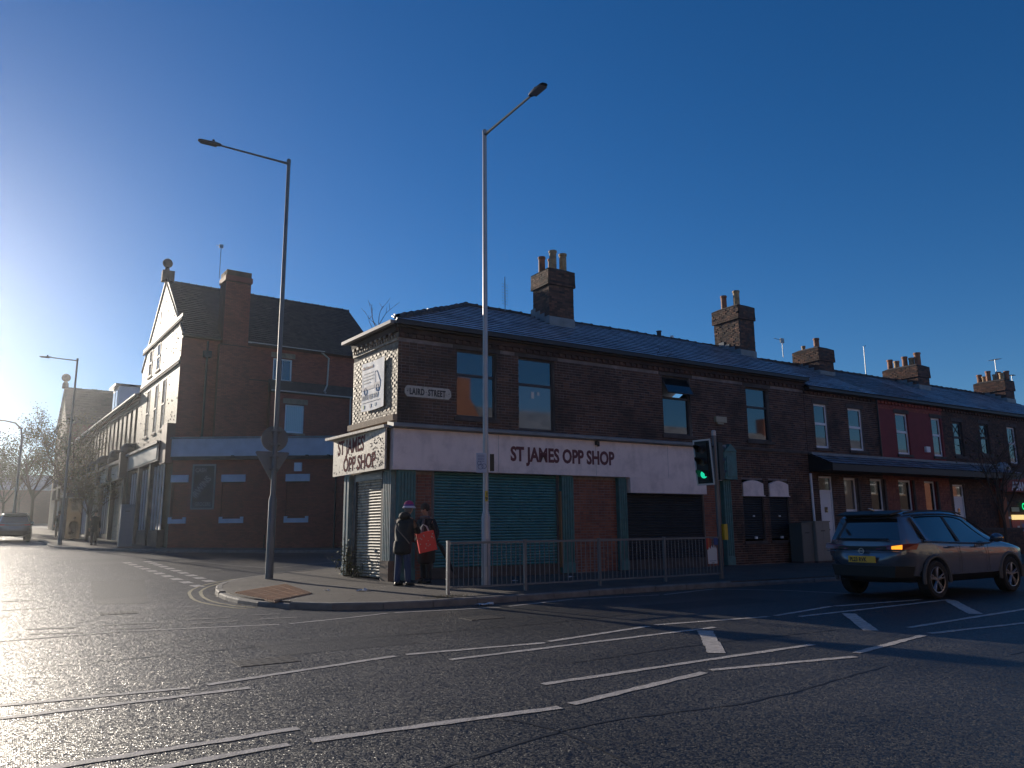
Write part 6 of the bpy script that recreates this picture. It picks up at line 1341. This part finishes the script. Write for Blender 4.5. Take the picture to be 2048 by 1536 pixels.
# ================================================================== HOUSES ON THE OPPOSITE SIDE (seen only in glass and paint)
def opposite(x0, x1, label, wm, h=7.5, gable=False):
    e = empty('opposite_house', (x0, -8.5, 0), 0, label, 'house', 'houses on the opposite side of the main road'); F = Fr(x1, -8.5, 180); L = x1-x0
    hs = [(k*2.3+.7, k*2.3+1.7, 4.4, 6.2) for k in range(int(L/2.3))]+[(k*2.3+.6, k*2.3+1.8, 1.0, 2.8) for k in range(int(L/2.3))]
    wall(F, e, 'front_wall', wm, 0, L, 0, h, hs, rev=.12)
    for q in hs: window(F, e, *q, fm=PVC, rec=.1, sill=STONE)
    mb = MB(); mb.poly([F.p(0, .3, h), F.p(L, .3, h), F.p(L, -4, h+2.6), F.p(0, -4, h+2.6)]); mb.poly([F.p(0, -8, h), F.p(L, -8, h), F.p(L, -4, h+2.6), F.p(0, -4, h+2.6)]); mb.poly([F.p(0, 0, 0), F.p(0, 0, h), F.p(0, -4, h+2.6), F.p(0, -8, h), F.p(0, -8, 0)]); mb.poly([F.p(L, 0, 0), F.p(L, 0, h), F.p(L, -4, h+2.6), F.p(L, -8, h), F.p(L, -8, 0)]); mb.poly([F.p(0, -8, 0), F.p(L, -8, 0), F.p(L, -8, h), F.p(0, -8, h)]); mb.build('roof', SLATE_D, e)
    if gable: m = MB(); m.prism([F.p(1, .4, h-.2), F.p(5, .4, h-.2), F.p(3, .4, h+3.2)], Vector(F.p(0, -3.6, 0))-Vector(F.p(0, .4, 0))); m.build('gable', wm, e)
    MB().box(x1-1, x1, -13, -12, h+1.5, h+4).build('chimney', wm, e)
TANB = brick_far('sunlit tan stone brick', (.44, .34, .23), (.35, .28, .2)); REDB = brick_far('sunlit red brick', (.34, .12, .07), (.25, .15, .11))
opposite(-34, -14, 'red brick terrace opposite, left of the gabled shop', REDB, 8.0)
opposite(-8, 4, 'tan brick building opposite with a pointed front gable', TANB, 9.5, True)
opposite(4, 16, 'tan brick house opposite the corner shop', TANB, 8.0, True)
opposite(16, 27, 'red brick house opposite the black shutter', REDB, 8.4, True)
opposite(27, 42, 'tan brick terrace opposite the white windowed houses', TANB, 7.8)
opposite(42, 60, 'long red brick terrace opposite the far shopfront', REDB, 7.5)
opposite(60, 78, 'dark brick terrace farther along the opposite side', MATS['plain sooty brick'], 7.6)
opposite(78, 130, 'far end terrace on the opposite side of the main road', REDB, 7.0)
# ---- repairs, seams and ironwork in the carriageway
TAR = mat('tar seam', (.020, .020, .021), .5, rvar=.1)
for pl in [[(2.2, 4.4), (3.6, 4.75), (5.2, 4.6), (7.5, 4.95)], [(5.0, 6.9), (7.2, 7.05), (9.5, 6.95)], [(.4, 9.9), (3.0, 10.05), (6.2, 9.9), (9.0, 10.1)], [(3.1, 3.2), (3.3, 4.6), (3.15, 5.3)], [(9.2, 4.6), (11.5, 4.75), (14, 4.6)]]: stripe(smooth_line(pl, 6), .028, TAR, 'tar_seam', off=.003, wob=.018)
PATCH2 = mat('darker repair asphalt', (.022, .022, .024), .5, var=.35, vscale=45, bump=.8, bscale=120, rvar=.15)
slab('asphalt_patch', [(2.6, 9.2), (4.3, 9.15), (4.35, 10.3), (2.55, 10.4)], .002, PATCH2, thick=0); slab('asphalt_patch', [(9.6, 10.2), (12.2, 10.15), (12.25, 11.0), (9.5, 11.1)], .002, PATCH2, thick=0)
def manhole(x, y, sx, sy, label):
    e = empty('manhole_cover', (x, y, ground(y)), 0, label, 'manhole cover', 'iron covers in the road'); z = ground(y); IR = mat('worn iron', (.05, .047, .045), .6, metal=.3, var=.3, vscale=20)
    MB().box(x-sx, x+sx, y-sy, y+sy, z, z+.006).build('frame', IR, e); mb = MB()
    for i in range(6):
        for j in range(4): cx_ = x-sx+sx*2*(i+.5)/6; cy_ = y-sy+sy*2*(j+.5)/4; mb.box(cx_-sx*.09, cx_+sx*.09, cy_-sy*.14, cy_+sy*.14, z+.006, z+.008)
    mb.build('tread_plate', IR, e, kind='stuff')
manhole(2.35, 8.9, .32, .22, 'square iron cover in the road left of the double white lines'); manhole(6.3, 11.1, .30, .22, 'square iron cover in the road in front of the railing'); manhole(1.5, 15.6, .3, .25, 'iron cover in the mouth of the side street')
# ================================================================== FLARE VEIL (added volume imitating the lens flare wash)
hz = MB().box(-150, 150, -30, 260, -1.2, 20.0).build('flare_veil', None, None); hz['kind'] = 'stuff'
hm = bpy.data.materials.new('flare veil volume'); hm.use_nodes = True; hn = hm.node_tree; hn.nodes.clear()
pv = hn.nodes.new('ShaderNodeVolumePrincipled'); pv.inputs['Color'].default_value = (.92, .95, 1, 1); pv.inputs['Density'].default_value = .00040; pv.inputs['Anisotropy'].default_value = .84
ho_ = hn.nodes.new('ShaderNodeOutputMaterial'); hn.links.new(pv.outputs[0], ho_.inputs['Volume']); hz.data.materials.append(hm)
